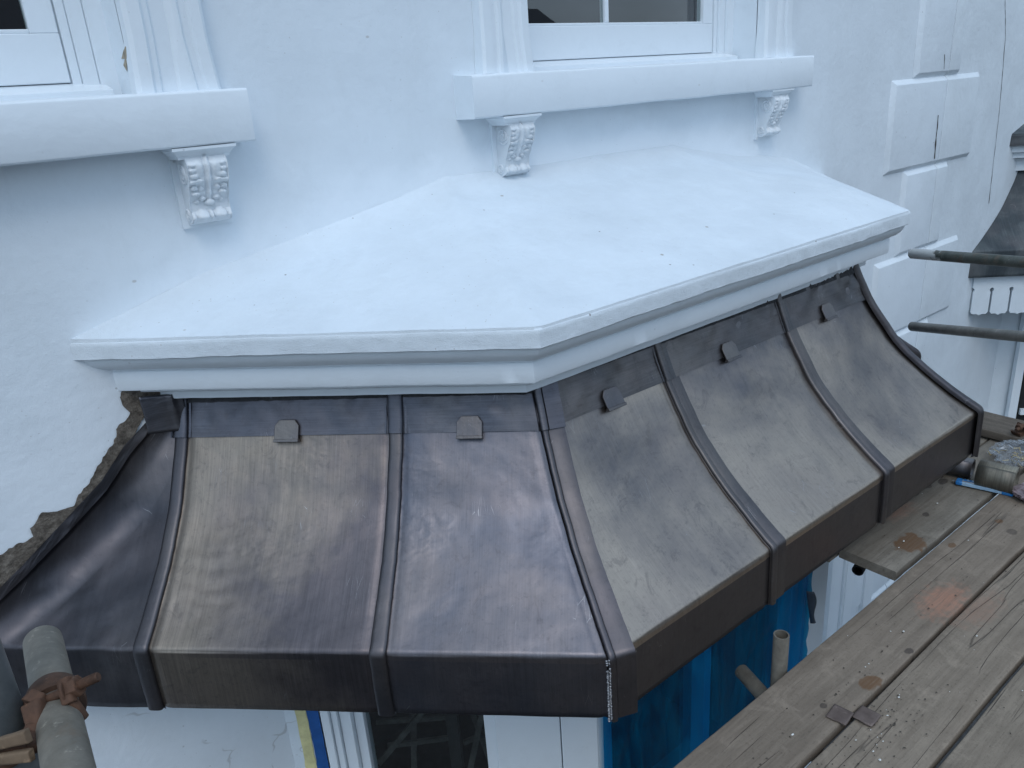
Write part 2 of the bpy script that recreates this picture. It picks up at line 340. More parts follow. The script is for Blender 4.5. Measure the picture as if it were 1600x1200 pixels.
tr = m_glass.n('ShaderNodeBsdfTransparent'); tr.inputs[0].default_value = (.8, .85, .85, 1)
fr = m_glass.n('ShaderNodeFresnel'); fr.inputs[0].default_value = 1.5; ms = m_glass.n('ShaderNodeMixShader')
fm = m_glass.math('MULTIPLY', m_glass.math('ADD', m_glass.math('MULTIPLY', fr.outputs[0], 1.8), .06), m_glass.math('SUBTRACT', 1, m_glass.n('ShaderNodeNewGeometry').outputs['Backfacing']))
m_glass.l(m_glass.bump(m_glass.noise(m_glass.coord(), 1.5, 1), .05, .02), gl.inputs['Normal'])
m_glass.l(fm, ms.inputs[0]); m_glass.l(tr.outputs[0], ms.inputs[1]); m_glass.l(gl.outputs[0], ms.inputs[2]); m_glass.l(ms.outputs[0], m_glass.o.inputs[0]); m_glass = m_glass.m
m_film = Mat('blue_film'); pf = m_film.coord()
tr = m_film.n('ShaderNodeBsdfTransparent'); tr.inputs[0].default_value = (.05, .55, .88, 1); ms = m_film.n('ShaderNodeMixShader')
wr = m_film.noise(m_film.coord(scale=(1, 1, .35)), 9, 5, .6, .8)
m_film.set(Base_Color=m_film.mix(m_film.ramp(wr, (.4, 0), (.7, 1)), (.0, .065, .16), (.0, .24, .46)), Roughness=.10, Normal=m_film.bump(m_film.ramp(m_film.vor(m_film.coord(scale=(1, 1, .4), rot=(0, .5, 0)), 3.2, 'DISTANCE_TO_EDGE'), (.0, 0), (.05, 1)), .5, .01, m_film.bump(wr, .5, .03)))
ms.inputs[0].default_value = .42
m_film.l(tr.outputs[0], ms.inputs[1]); m_film.l(m_film.b.outputs[0], ms.inputs[2]); m_film.l(ms.outputs[0], m_film.o.inputs[0]); m_film = m_film.m
m_bluetape = flat('blue_tape', (.015, .09, .30), .4)
m_yeltape = flat('yellow_tape', (.62, .58, .30), .6)
m_darktape = flat('dark_tape', (.05, .07, .10), .35)
m_asphalt = flat('asphalt', (.05, .05, .05), .9, 0, .5, 60, .3)
m_blue = flat('knife_blue', (.02, .16, .42), .35)
m_steel = flat('knife_steel', (.55, .56, .58), .3, .9)
m_pale = flat('knife_pale_blue', (.30, .45, .60), .4)
m_brass = flat('brass', (.55, .42, .2), .35, .9)
m_pink = flat('pink_bag', (.26, .20, .21), .3, 0, .6, 25, .4)
m_bag = Mat('clear_bag'); tr = m_bag.n('ShaderNodeBsdfTransparent'); ms = m_bag.n('ShaderNodeMixShader')
m_bag.set(Base_Color=(.55, .6, .65), Roughness=.12, Normal=m_bag.bump(m_bag.noise(m_bag.coord(), 60, 4, .6, 1), 1, .02)); ms.inputs[0].default_value = .20
m_bag.l(tr.outputs[0], ms.inputs[1]); m_bag.l(m_bag.b.outputs[0], ms.inputs[2]); m_bag.l(ms.outputs[0], m_bag.o.inputs[0]); m_bag = m_bag.m
BR = (.13, .07, .035); BK = (.05, .04, .035); OR = (.38, .19, .125)
# ------------------------------------------------------------------ ground
g = MB(); g.grid([[(x, y, -4.2) for x in (-150, -20, -5, 5, 12, 20, 150)] for y in (-150, -15, -5, 0, 4, 150)])
tag(g.build('street_ground', m_asphalt), kind='structure')
# ------------------------------------------------------------------ house fronts
def cells(x0, x1, z0, z1, holes, mb, y0=0, y1=.3):
    xs = sorted({x0, x1} | {min(max(h[i], x0), x1) for h in holes for i in (0, 1)}); zs = sorted({z0, z1} | {min(max(h[i], z0), z1) for h in holes for i in (2, 3)})
    for i in range(len(xs)-1):
        for j in range(len(zs)-1):
            cx, cz = (xs[i]+xs[i+1])/2, (zs[j]+zs[j+1])/2
            if any(h[0] < cx < h[1] and h[2] < cz < h[3] for h in holes): continue
            nx = max(1, int((xs[i+1]-xs[i])/.12)); nzz = max(1, int((zs[j+1]-zs[j])/.12))
            rows = []
            for b in range(nzz+1):
                r = []
                for a in range(nx+1):
                    x = xs[i]+(xs[i+1]-xs[i])*a/nx; z = zs[j]+(zs[j+1]-zs[j])*b/nzz
                    r.append((x, y0 + .0022*nz((x, 0, z), 2.2), z))
                rows.append(r)
            mb.grid(rows)
            # body behind the face
            X0, X1, Z0, Z1 = xs[i], xs[i+1], zs[j], zs[j+1]
            mb.add([(X0,y0+.004,Z0),(X1,y0+.004,Z0),(X1,y1,Z0),(X0,y1,Z0),(X0,y0+.004,Z1),(X1,y0+.004,Z1),(X1,y1,Z1),(X0,y1,Z1)], [(0,3,2,1),(4,5,6,7),(1,2,6,5),(2,3,7,6),(3,0,4,7)])
SEAM = 5.425
Z1, Z2 = .671, .518
house = thing('house', 'white stucco house front with two sash windows above the canopied bay', 'house', (1.7, 0, -4.2))
WINS = [(-1.345, .215), (1.70, 3.26)]
mb = MB(); cells(-4, SEAM, -4.2, 3.2, [(a, b, Z1, 2.7) for a, b in WINS] + [(.45, 3.45, -4, -1.2)], mb)
mb.build('wall', m_wall, house, smooth=True, angle=30)
def architrave(x0, x1, par, flip):
    W = x1-x0
    prof = [(0, 0), (0, -.045), (.012, -.058), (.045, -.06), (.055, -.048), (.07, -.046), (.078, -.036), (.12, -.034), (.128, -.044), (.14, -.05), (.152, -.05), (.16, -.04), (.178, -.04), (.186, -.052), (W-.01, -.054), (W, -.045), (W, 0)]
    if flip: prof = [(W-a, b) for a, b in reversed(prof)]
    mb = MB(); rows = []
    for k in range(16):
        z = Z1 + .003 + 2.2*k/15
        sp = .02*max(0, 1-(k*2.2/15)/.12) if k < 2 else 0
        rows.append([(x0+a+(-sp if i < len(prof)/2 else sp)*.5+.0015*nz((a*9, 0, z), 4), b-(sp*.4 if b < 0 else 0), z) for i, (a, b) in enumerate(prof)])
    mb.grid(rows); return mb.build('architrave', m_trim, par, smooth=True, angle=25)
def slabby(name, a, b, mat, par, seed=0, amp=.004, n=26, label=None):
    """plaster-covered block: box with slightly wandering arrises"""
    mb = MB(); (x0, y0, z0), (x1, y1, z1) = a, b; rows = []; r = .008
    for k in range(n+1):
        x = x0+(x1-x0)*k/n; w = lambda s: amp*nz((x, s, seed), 2.6)+amp*.4*nz((x, s*2, seed), 14)
        w1, w2, w3 = w(1), w(3), w(5)
        rows.append([(x, y1, z0+w2), (x, y0+r+w3, z0+w2), (x, y0+r*.3+w3, z0+w2+r*.3), (x, y0+w3, z0+w2+r), (x, y0+w1, z1-r+w1), (x, y0+r*.3+w1, z1-r*.3+w1), (x, y0+r+w1, z1+w1), (x, y1, z1+.006)])
    mb.grid(rows, closed=True); mb.f.append(tuple(range(8))[::-1]); L_ = len(mb.v); mb.f.append(tuple(range(L_-8, L_)))
    return mb.build(name, mat, par, smooth=True, angle=50, label=label)
def corbel(x, par, dirt=False, wear=None):
    W, H = .122, .232; mb = MB()
    def prof(t):      # t 0 top .. 1 bottom -> projection
        pts = [(0, .098), (.12, .108), (.3, .1), (.5, .078), (.68, .06), (.8, .058), (.9, .066), (.97, .052), (1, .03)]
        for i in range(len(pts)-1):
            if t <= pts[i+1][0]:
                f = (t-pts[i][0])/(pts[i+1][0]-pts[i][0]); f = f*f*(3-2*f); return pts[i][1]*(1-f)+pts[i+1][1]*f
        return pts[-1][1]
    B = []
    for s in (-1, 1):
        for (u, t, ru, rt, h) in [(.72, .10, .2, .035, .008), (.78, .19, .17, .035, .009), (.7, .27, .22, .04, .010), (.45, .17, .22, .13, .007), (.8, .36, .18, .03, .012), (.5, .35, .2, .035, .010),
                                  (.75, .45, .2, .035, .012), (.42, .46, .16, .04, .009), (.66, .54, .2, .035, .013), (.36, .62, .2, .03, .012), (.6, .66, .15, .03, .008), (.45, .86, .32, .085, .018), (.9, .87, .1, .07, .01)]:
            B.append((s*u, t, ru, rt, h))
    B += [(0, .3, .1, .42, .010), (0, .68, .26, .05, .016), (0, .87, .09, .09, .012)]
    nu, nv = 36, 64; rows = []
    for j in range(nv+1):
        t = j/nv; r = []
        for i in range(nu+1):
            u = -1+2*i/nu; h = 0
            for (bu, bt, ru, rt, hh) in B:
                q = ((u-bu)/ru)**2+((t-bt)/rt)**2
                if q < 1: h = max(h, hh*(1-q)**.32+.0012*math.sin(u*40+t*30)*(1-q))
            h -= .004*max(0, 1-abs(abs(u)-.16)/.05)*(t < .6)
            if abs(u) > .955 and t < .98: h = .006
            r.append((x+u*W/2, -prof(t)-h+.001*nz((u*3, t*9, x), 3), Z2-.03-t*(H-.03)))
        rows.append(r)
    mb.grid(rows)
    for s in (-1, 1):   # cheeks
        c = [[(x+s*W/2, -.0, Z2-.03-t/20*(H-.03)), (x+s*W/2, -prof(t/20)-.006, Z2-.03-t/20*(H-.03))] for t in range(21)]; mb.grid(c)
        for (cz, cyy, r0) in ((.075, .06, .034), (.2, .034, .02)):      # volutes
            rows = []
            for k in range(40):
                a = k/39*4.2*math.pi; rr = r0*(1-k/48); P0 = Vector((x+s*W/2, -cyy-rr*math.cos(a), Z2-cz-rr*math.sin(a)))
                o = Vector((0, -math.cos(a), -math.sin(a)))
                rows.append([P0+o*.0035*math.cos(b)+Vector((s*.005, 0, 0))*math.sin(b) for b in [q*math.pi/5 for q in range(6)]])
            mb.grid(rows)
    mb.grid([[(x-W/2, 0, Z2-H), (x+W/2, 0, Z2-H)], [(x-W/2, -.03, Z2-H), (x+W/2, -.03, Z2-H)]])
    o = mb.build('corbel', m_corb2 if dirt else m_corb, par, smooth=True, angle=55)
    ab = MB(); pr = [(0, .135, .096), (-.008, .135, .096), (-.012, .126, .09), (-.02, .115, .082), (-.026, .108, .076), (-.034, .106, .074)]
    rows = []
    for dz, hw, d in [(0, .0, 0)]+pr:
        hw = hw*.62+.012 if hw else .01; d = d+.022 if d else .01
        rows.append([(x-hw, -.0, Z2+dz), (x-hw, -d, Z2+dz), (x+hw, -d, Z2+dz), (x+hw, -.0, Z2+dz)])
    ab.grid(rows[1:]); ab.box((x-W/2-.018, -.014, Z2-H-.012), (x+W/2+.018, .01, Z2-.002))
    ab.build('corbel_plate', m_trim, par, smooth=True, angle=30)
    return o
def window(x0, x1, par, yf=.16, bar=None):
    fl, fr = .09, .215-.0
    fb = MB(); z0 = Z1; zt = 2.7
    xs0, xs1 = x0+.03, x1-.125             # sash outer
    # box frame, stepped
    fb.box((x0-.05, yf-.015, z0), (xs0, yf+.09, zt)); fb.box((xs1+.075, yf-.015, z0), (x1+.05, yf+.09, zt)); fb.box((xs1+.03, yf-.0, z0+.002), (xs1+.0745, yf+.09, zt)); fb.box((xs1+.004, yf+.014, z0+.004), (xs1+.0295, yf+.09, zt))
    fb.box((x0-.05, yf-.02, zt-.1), (x1+.05, yf+.09, zt+.02))
    # sloping timber sill
    fb.add([(x0, yf-.075, z0+.002), (x1-.035, yf-.075, z0+.002), (x1-.035, yf-.075, z0+.024), (x0, yf-.075, z0+.024), (x0, yf+.09, z0+.002), (x1-.035, yf+.09, z0+.002), (x1-.035, yf+.09, z0+.062), (x0, yf+.09, z0+.062)], [(0,1,2,3),(3,2,6,7),(1,5,6,2),(4,0,3,7),(4,7,6,5),(0,4,5,1)])
    fb.box((xs1-.02, yf+.07, z0+.01), (x1+.04, yf+.088, zt)); fb.box((xs1+.001, yf+.03, z0+.003), (x1+.04, yf+.069, zt))
    wn_ = fb.build('window', m_join, par, bevel=.003)
    sb = MB(); za, zb = z0+.050, z0+.186
    sb.box((xs0, yf+.02, za), (xs1, yf+.065, zb)); sb.box((xs0, yf+.0205, zb), (xs0+.05, yf+.065, zt)); sb.box((xs1-.075, yf+.0205, zb), (xs1, yf+.065, zt))
    sb.box((xs0+.05, yf+.026, zb), (xs1-.075, yf+.06, zb+.012))
    sb.build('sash', m_join, wn_, bevel=.003)
    xb = bar if bar else (xs0+xs1)/2-.01
    gb = MB(); gb.box((xb-.013, yf+.027, zb+.012), (xb+.013, yf+.063, zt)); gb.build('glazing_bar', m_join, wn_, bevel=.004)
    for a, b in ((xs0+.05, xb-.013), (xb+.013, xs1-.075)):
        gm = MB(); gm.box((a, yf+.04, zb+.012), (b, yf+.044, zt)); gm.build('pane', m_glass, wn_)
    rm = MB(); X0, X1, Y0, Y1, A, B_ = x0-.5, x1+.5, .301, 1.5, z0-.3, zt+.3
    rm.add([(X0,Y0,A),(X1,Y0,A),(X1,Y1,A),(X0,Y1,A),(X0,Y0,B_),(X1,Y0,B_),(X1,Y1,B_),(X0,Y1,B_)], [(0,3,2,1),(4,5,6,7),(1,2,6,5),(2,3,7,6),(3,0,4,7)]); rm.build('room', m_dark, wn_)
    return wn_
for i, (a, b) in enumerate(WINS):
    wo = window(a, b, house, bar=(2.372 if i else None))
    wo['label'] = ('two-pane sash window on the right, above the roof slab', 'sash window at the top left corner with only its right end in view')[1-i]
    architrave(b, b+(.235 if i else .225), house, False); architrave(a-.235, a, house, True)
s1 = slabby('window_sill', (-2.2, -.12, Z2), (.5045, .0, Z1), m_trim, house, 1, label='thick white sill at the left with one carved corbel in view')
s2 = slabby('window_sill', (1.351, -.12, Z2), (3.607, .0, Z1), m_trim, house, 2, label='thick white sill on the right resting on two carved corbels')
corbel(.345, s1); corbel(1.585, s2, True); corbel(3.345, s2); corbel(-1.5, s1)
# chipped render on the left window's reveal
ch = MB(); rr = random.Random(3)
def atX(px, py, x): q = ray(px, py); return CAM + q*((x-CAM.x)/q.x)
pts = [(196, 72), (203, 78), (206, 92), (203, 106), (198, 100), (199, 112), (193, 102), (196, 90), (190, 92), (193, 80)]
c0 = atX(199, 92, .2145); vs = [c0-Vector((.003, 0, 0))]+[atX(a, b, .2145)-Vector((.0008, 0, 0)) for a, b in pts]
ch.add(vs, [(0, i+1, (i+1) % len(pts)+1) for i in range(len(pts))]); ch.build('chipped_render', flat('chip', (.36, .31, .23), .9, 0, .8, 200, .4), house, label='small brown chip in the reveal of the left window')
# quoins: V-jointed blocks, alternating long and short, halves belong to the two houses
def quoin(x0, x1, z0, z1, par, mat, cl, cr):
    mb = MB(); c = .030; t = .026
    a0, a1 = x0+(c if cl else 0), x1-(c if cr else 0)
    mb.add([(x0,0,z0),(x1,0,z0),(x1,0,z1),(x0,0,z1),(a0,-t,z0+c),(a1,-t,z0+c),(a1,-t,z1-c),(a0,-t,z1-c)], [(4,5,6,7),(0,1,5,4),(1,2,6,5),(2,3,7,6),(3,0,4,7)])
    return mb.build('quoin', mat, par, bevel=.004)
neigh = thing('neighbouring_house', 'white stucco house next door at the right edge, with old dark canopy', 'house', (8.5, 0, -4.2))
mb = MB(); cells(SEAM+.004, 12.5, -4.2, 3.2, [(7.3, 10.3, -4, -1.2)], mb); mb.build('wall', m_nwall, neigh, smooth=True, angle=30)
zz = 1.67
for k in range(10):
    long_ = k % 2 == 0
    zt, zb = zz, zz-.585; zz = zb
    if zb < -4.2: break
    long_ = (k % 2 == 0)
    l, r = ((4.70, 5.96) if long_ else (4.97, 5.62))
    # k=0 z 1.67..1.085 long_? keep the block from 0.5 to -0.085 long
    quoin(l, SEAM-.001, zb, zt, house, m_wall, True, False); quoin(SEAM+.007, r, zb, zt, neigh, m_nwall, False, True)
# joint crack between the houses and hairline beyond
def crack(pts, w_, par, name, y=-.002, mat=None):
    mb = MB(); rows = []
    P = [atY(px, py, y) for px, py in pts]; n = 40
    for k in range(n+1):
        f = k/n*(len(P)-1); i = min(int(f), len(P)-2); q = P[i].lerp(P[i+1], f-i); ww = w_*(.25+1.5*abs(nz(q, 14))+.2)
        q = q + Vector((.006*nz(q, 9), 0, 0)); rows.append([(q.x-ww, y, q.z), (q.x+ww, y, q.z)])
    mb.grid(rows); return mb.build(name, mat or flat('crack_dirt', (.06, .055, .05), .9), par)
crack([(1571, 0), (1571, 60), (1562, 170), (1553, 250), (1545, 318)], .0035, neigh, 'crack')
crack([(1476, 85), (1475, 108)], .004, neigh, 'crack', -.0275)
crack([(1466, 180), (1463, 215), (1460, 248)], .009, neigh, 'crack', -.0275)
# ------------------------------------------------------------------ bay: slab roof, cornice, walls and window
def isect(p, d, q, e):
    den = d.x*e.y-d.y*e.x; t = ((q.x-p.x)*e.y-(q.y-p.y)*e.x)/den; return p+d*t
def offp(P, e, yend=.0):
    """plan path P (left wall, corner, corner, right wall) inset by e, ends on y = yend"""
    P = [Vector(p) for p in P]; Ls = []
    for i in range(3):
        d = (P[i+1]-P[i]).normalized(); n = Vector((-d.y, d.x)); Ls.append((P[i]+n*e, d))
    a = isect(Ls[0][0], Ls[0][1], Vector((0, yend)), Vector((1, 0))); d_ = isect(Ls[2][0], Ls[2][1], Vector((0, yend)), Vector((1, 0)))
    return [a, isect(Ls[0][0], Ls[0][1], Ls[1][0], Ls[1][1]), isect(Ls[1][0], Ls[1][1], Ls[2][0], Ls[2][1]), d_]
def sweep(P, prof, mb, n=(30, 60, 30), amp=0, seed=0, corner_round=.0, dx=0):
    """prof: list of (inset, z)"""
    paths = [offp(P, e) for e, z in prof]; rows = []
    for s in range(3):
        for k in range(n[s]+(1 if s == 2 else 0)):
            t = k/n[s]; r = []
            for (e, z), pt in zip(prof, paths):
                q = pt[s].lerp(pt[s+1], t); a = amp*(nz((q.x, q.y, e*3), 3, seed)+.4*nz((q.x, q.y, z*6), 17, seed))
                r.append((q.x+dx, q.y+a*.6, z+a))
            rows.append(r)
    mb.grid(rows); return mb
SLAB = [(-.128, 0), (.846, -1.02), (3.028, -.981), (4.0, 0)]
bay = thing('bay_window', 'white canted bay with shallow hipped roof slab and moulded cornice', 'bay window', (1.95, 0, -4.2))
def slab_top(dx, mb, nt_=150, ns_=44):
    P = offp(SLAB, .005); seg = [(P[i+1]-P[i]).length for i in range(3)]; T = sum(seg); rows = []
    P0 = [Vector(p) for p in SLAB]; Ls = [(P0[i], (P0[i+1]-P0[i]).normalized()) for i in range(3)]
    for a in range(nt_+1):
        s = a/nt_*T; i = 0
        while i < 2 and s > seg[i]: s -= seg[i]; i += 1
        e = P[i].lerp(P[i+1], min(1, s/seg[i])); wx = P[0].x+(P[3].x-P[0].x)*(a/nt_); wp = Vector((wx, .0)); r = []
        for b in range(ns_+1):
            q = e.lerp(wp, b/ns_)
            ds = [max(0, (q-p).x*(-d.y)+(q-p).y*d.x) for p, d in Ls]
            k = .014; m = ds[0]
            for d in ds[1:]:
                h = max(k-abs(m-d), 0)/k; m = min(m, d)-h*h*k*.25
            z = .272*max(m, 0)
            y = q.y
            if y > -.15: z += .035*((.15+y)/.15)**2*min(1, ds[0]*3+.1, 1)*min(1, ds[2]*3+.1)
            if ds[2] < .6: z += min(1, ds[1]*4)* .03*math.sin(min(1, ds[2]/.6)*math.pi)*min(1, ds[2]*8)
            for q0 in (ds[0], ds[2]): z += .0045*math.exp(-((q0-ds[1])/.022)**2)*min(1, ds[1]*2.2)
            edge = min(1, b/4); z += .0025*nz((q.x, q.y, 5), 6)*(1-edge)
            z += edge*(.008*nz((q.x, q.y, 0), 1.6)+.0035*nz((q.x, q.y, 3), 7)+.0012*nz((q.x, q.y, 3), 24))
            r.append((q.x+dx, q.y, z+.003))
        e0_ = offp(SLAB, .003)[i].lerp(offp(SLAB, .003)[i+1], min(1, s/seg[i])); r.insert(0, (e0_.x+dx, e0_.y, -.010))
        rows.append(r)
    mb.grid(rows)
m = MB(); slab_top(0, m)
sl = m.build('roof_slab', m_slab, bay, smooth=True, angle=38)
m = MB(); sweep(SLAB, [(.014, -.006), (.007, -.002), (.0025, -.005), (.0005, -.010), (.0, -.016), (.0, -.030), (.0, -.050), (.0, -.056), (.003, -.058), (.008, -.0605), (.03, -.061)], m, (80, 170, 80), .0045, 2)
m.build('slab_edge', m_slab, bay, smooth=True, angle=30)
m = MB(); sweep(SLAB, [(.018, -.055), (.018, -.066), (.022, -.078), (.032, -.092), (.046, -.104), (.056, -.110), (.066, -.112), (.066, -.117), (.079, -.118), (.079, -.1215)], m, (40, 80, 40), .0012, 5)
m.build('cornice', m_trim, bay, smooth=True, angle=35)
m = MB(); sweep(SLAB, [(.082, -.115), (.070, -.1225), (.0685, -.125), (.0685, -.182), (.071, -.186), (.078, -.187), (.11, -.188), (.112, -.205), (.118, -.209), (.15, -.21), (.151, -.245), (.25, -.246)], m, (40, 80, 40), .002, 9)
m.build('frieze', m_trim, bay, smooth=True, angle=35)
BAY = [(.26, 0), (1.14, -.88), (2.78, -.88), (3.66, 0)]
CB, CA = Vector((1.14, -.88, 0)), Vector((.26, 0, 0)); dcant = (CB-CA).normalized(); ncant = Vector((-dcant.y, dcant.x, 0))*-1  # outward
LC = (CB-CA).length
ZL, ZT = -4.2, -1.0
m = MB(); Xc = [dcant, -ncant, Vector((0, 0, 1))]
def onc(s, d, z): return CA + dcant*s + (-ncant)*d + Vector((0, 0, z))
def cbox(mb, s0, s1, d0, d1, z0, z1): mb.obox(onc((s0+s1)/2, (d0+d1)/2, (z0+z1)/2), Xc, ((s1-s0)/2, (d1-d0)/2, (z1-z0)/2))
# masonry piers & corner posts
cbox(m, -.05, .125, -.004, .2, ZL, ZT)
pier = m.build('bay_pier', m_rough, bay, bevel=.004)
m = MB(); cbox(m, .845, 1.10, 0, .16, ZL, ZT); cbox(m, 1.104, LC+.0, -.004, .16, ZL, ZT); m.box((1.142, -.878, ZL), (1.20, -.72, ZT)); m.build('corner_post', m_join, bay, bevel=.005)
m = MB(); m.box((2.585, -.88, ZL), (2.78, -.7, ZT))
m.add([(2.781, -.879, ZL), (3.66, -.0, ZL), (3.52, .0, ZL), (2.72, -.7, ZL), (2.781, -.879, ZT), (3.66, .0, ZT), (3.52, .0, ZT), (2.72, -.7, ZT)], [(0,1,5,4),(1,2,6,5),(2,3,7,6),(3,0,4,7),(4,5,6,7)])
m.build('bay_pier', m_trim, bay, bevel=.004)
m = MB(); cbox(m, .15, .185, -.012, .12, ZL, ZT); cbox(m, .187, .212, .002, .12, ZL, ZT); cbox(m, .214, .26, .02, .12, ZL, ZT); cbox(m, .262, .30, .05, .12, ZL, ZT); cbox(m, .80, .843, .02, .12, ZL, ZT)
cwin = m.build('window', m_join, bay, bevel=.003, label='tall dark window on the left cant of the bay')
m = MB(); cbox(m, .30, .80, .08, .084, ZL, ZT); m.build('pane', m_glass, cwin)
m = MB(); cbox(m, .625, .675, .1, .13, ZL, ZT); m.build('sash_bar', m_black, cwin, bevel=.003)
m = MB()
for a, b in ((1.20, 1.225), (1.805, 1.85), (2.47, 2.585)): m.box((a, -.87, ZL), (b, -.75, ZT))
fwin = m.build('window', m_join, bay, bevel=.003, label='front window of the bay covered by blue film')
for a, b in ((1.225, 1.805), (1.85, 2.47)):
    m = MB(); m.box((a, -.80, ZL), (b, -.796, ZT)); m.build('pane', m_glass, fwin)
m = MB(); A_, B_ = -4.15, -1.0
m.add([(.4,.3,A_),(.9,-.35,A_),(1.3,-.72,A_),(2.6,-.72,A_),(3.5,.3,A_),(3.5,2,A_),(.4,2,A_)]+[(.4,.3,B_),(.9,-.35,B_),(1.3,-.72,B_),(2.6,-.72,B_),(3.5,.3,B_),(3.5,2,B_),(.4,2,B_)], [(0,1,2,3,4,5,6),(7,8,9,10,11,12,13),(4,5,12,11),(5,6,13,12),(6,0,7,13)])
m.build('room', m_dark, bay)
# upper bay core behind the canopy
m = MB(); sweep([(.20, 0), (.995, -.80), (2.86, -.80), (3.66, 0)], [(0, -.2), (0, -1.05)], m, (4, 4, 4)); m.build('bay_core', m_trim, bay)
m = MB()
for (s0, z0, s1_, z1, d_) in ((.30, -2.05, .60, -1.72, .13), (.42, -2.3, .46, -1.7, .17), (.70, -2.05, .79, -1.70, .12), (.78, -2.1, .66, -1.74, .19), (.31, -1.84, .60, -1.90, .15), (.34, -1.98, .62, -2.02, .16), (.68, -1.93, .80, -1.95, .14)):
    p_, q_ = onc(s0, d_, z0), onc(s1_, d_+.1, z1); dd = (q_-p_).normalized(); aa = dd.cross(ncant).normalized(); m.obox((p_+q_)/2, [dd, aa, dd.cross(aa)], ((q_-p_).length/2, .012, .006))
m.build('stacked_slats', flat('slat', (.06, .055, .05), .7, 0, .3, 60, .5), bay)
# tape strips
def cstrip(s0, s1, name, mat, seed, d=-.006):
    mb = MB(); rows = []
    for k in range(80):
        z = -1.0-2.2*k/79; rows.append([onc(s0+.006*nz((z, 0, seed), 8)+.004*nz((z, 2, seed), 30), d, z), onc(s1+.004*nz((z, 5, seed), 6)+.005*nz((z, 9, seed), 25), d, z)])
    mb.grid(rows); o = mb.build(name, mat); o.modifiers.new('s', 'SOLIDIFY').thickness = .002; return o
tag(cstrip(.045, .092, 'masking_tape', m_yeltape, 1), 'torn yellow masking tape edging the plaster beside the lower left window', 'tape')
tag(cstrip(.095, .143, 'masking_tape', m_bluetape, 2), 'blue masking tape strip beside the white window frame at lower left', 'tape')
# blue film over the front lights
m = MB(); rows = []
for i in range(90):
    x = 1.148+(2.60-1.148)*i/89; r = []
    for j in range(70):
        z = -1.0-2.2*j/69; u = (x-1.148)
        fold = .010*abs(((u*1.3+(z+1)*-.35) % .62)/.62-.5)*2
        post = max(0, 1-min(abs(x-1.85)/.07, abs(x-2.5)/.07, abs(x-1.17)/.05))
        y = -.897-.008*post-fold+.008*nz((x, 0, z*.5), 4)+.003*nz((x, 1, z), 14)
        if x > 2.56: y += .02*nz((x, 0, z), 12)
        r.append((x+(.02*nz((0, 0, z), 5) if i == 89 else 0), y, z))
    rows.append(r)
m.grid(rows)
tag(m.build('protective_film', m_film, smooth=True, angle=180), 'shiny blue protective film taped over the bay front window below the canopy', 'film')
m = MB(); rows = []
for j in range(12):
    t = j/11; a = atY(1262-2+6*t, 924+50*t, -.93); b = atY(1272+4*t+3*math.sin(t*6), 925+48*t, -.95); rows.append([a, a.lerp(b, .5)+Vector((0, -.006, 0)), b])
m.grid(rows); o = m.build('tape_flap', m_darktape, smooth=True); o.modifiers.new('s', 'SOLIDIFY').thickness = .003
tag(o, 'dark tape flap sticking out from the edge of the blue film', 'tape')
# ------------------------------------------------------------------ lead canopy
C45 = math.sqrt(.5); T22 = math.tan(rad(22.5))
PROF0 = [(-.012, -.19), (-.004, -.215), (.008, -.25), (.04, -.325), (.075, -.397), (.135, -.492), (.2, -.585), (.31, -.695), (.425, -.79), (.512, -.852)]
def smoothprof():
    P = [Vector(p) for p in PROF0]; outp = []
    for i in range(len(P)-1):
        p0 = P[max(i-1, 0)]; p1 = P[i]; p2 = P[i+1]; p3 = P[min(i+2, len(P)-1)]
        n = max(2, int((p2-p1).length/.014))
        for k in range(n):
            t = k/n; outp.append(.5*((2*p1)+(-p0+p2)*t+(2*p0-5*p1+4*p2-p3)*t*t+(-p0+3*p1-3*p2+p3)*t**3))
    outp.append(P[-1])
    e0 = P[-1]; c = Vector((.5235, -.859)); e1 = Vector((.5235, -.873))
    for k in range(1, 9): t = k/8; outp.append(e0*(1-t)**2+c*2*t*(1-t)+e1*t*t)
    for k in range(1, 11): outp.append(Vector((.5235+.003*k/10, -.873-.199*k/10)))
    outp.append(Vector((.519, -1.076))); outp.append(Vector((.50, -1.072)))
    return outp
PR = smoothprof(); NP = len(PR)
PN = []
for i in range(NP):
    a, b = PR[max(i-1, 0)], PR[min(i+1, NP-1)]; t = (b-a).normalized(); PN.append(Vector((-t.y, t.x)))  # outward/up
ARC = [0]
for i in range(1, NP): ARC.append(ARC[-1]+(PR[i]-PR[i-1]).length)
SIDES = {'L': (Vector((.982, -.82)), Vector((-C45, C45)), Vector((-C45, -C45))),
         'F': (Vector((.982, -.82)), Vector((1, 0)), Vector((0, -1))),
         'R': (Vector((2.875, -.82)), Vector((C45, C45)), Vector((C45, -C45)))}
FW = 2.875-.982
def cpt(side, a, o, z, dx=0):
    O, d, n = SIDES[side]; q = O+d*a+n*o; return Vector((q.x+dx, q.y, z))
def cnrm(side, i):
    n = SIDES[side][2]; pn = PN[i]; return Vector((n.x*pn.x, n.y*pn.x, pn.y))
can = thing('lead_canopy', 'dark swept lead canopy wrapped round the bay beneath the white roof slab', 'canopy', (1.95, -.6, -1.08))
def pil(t): return min(1, t*12)*min(1, (1-t)*12)
GR = .004
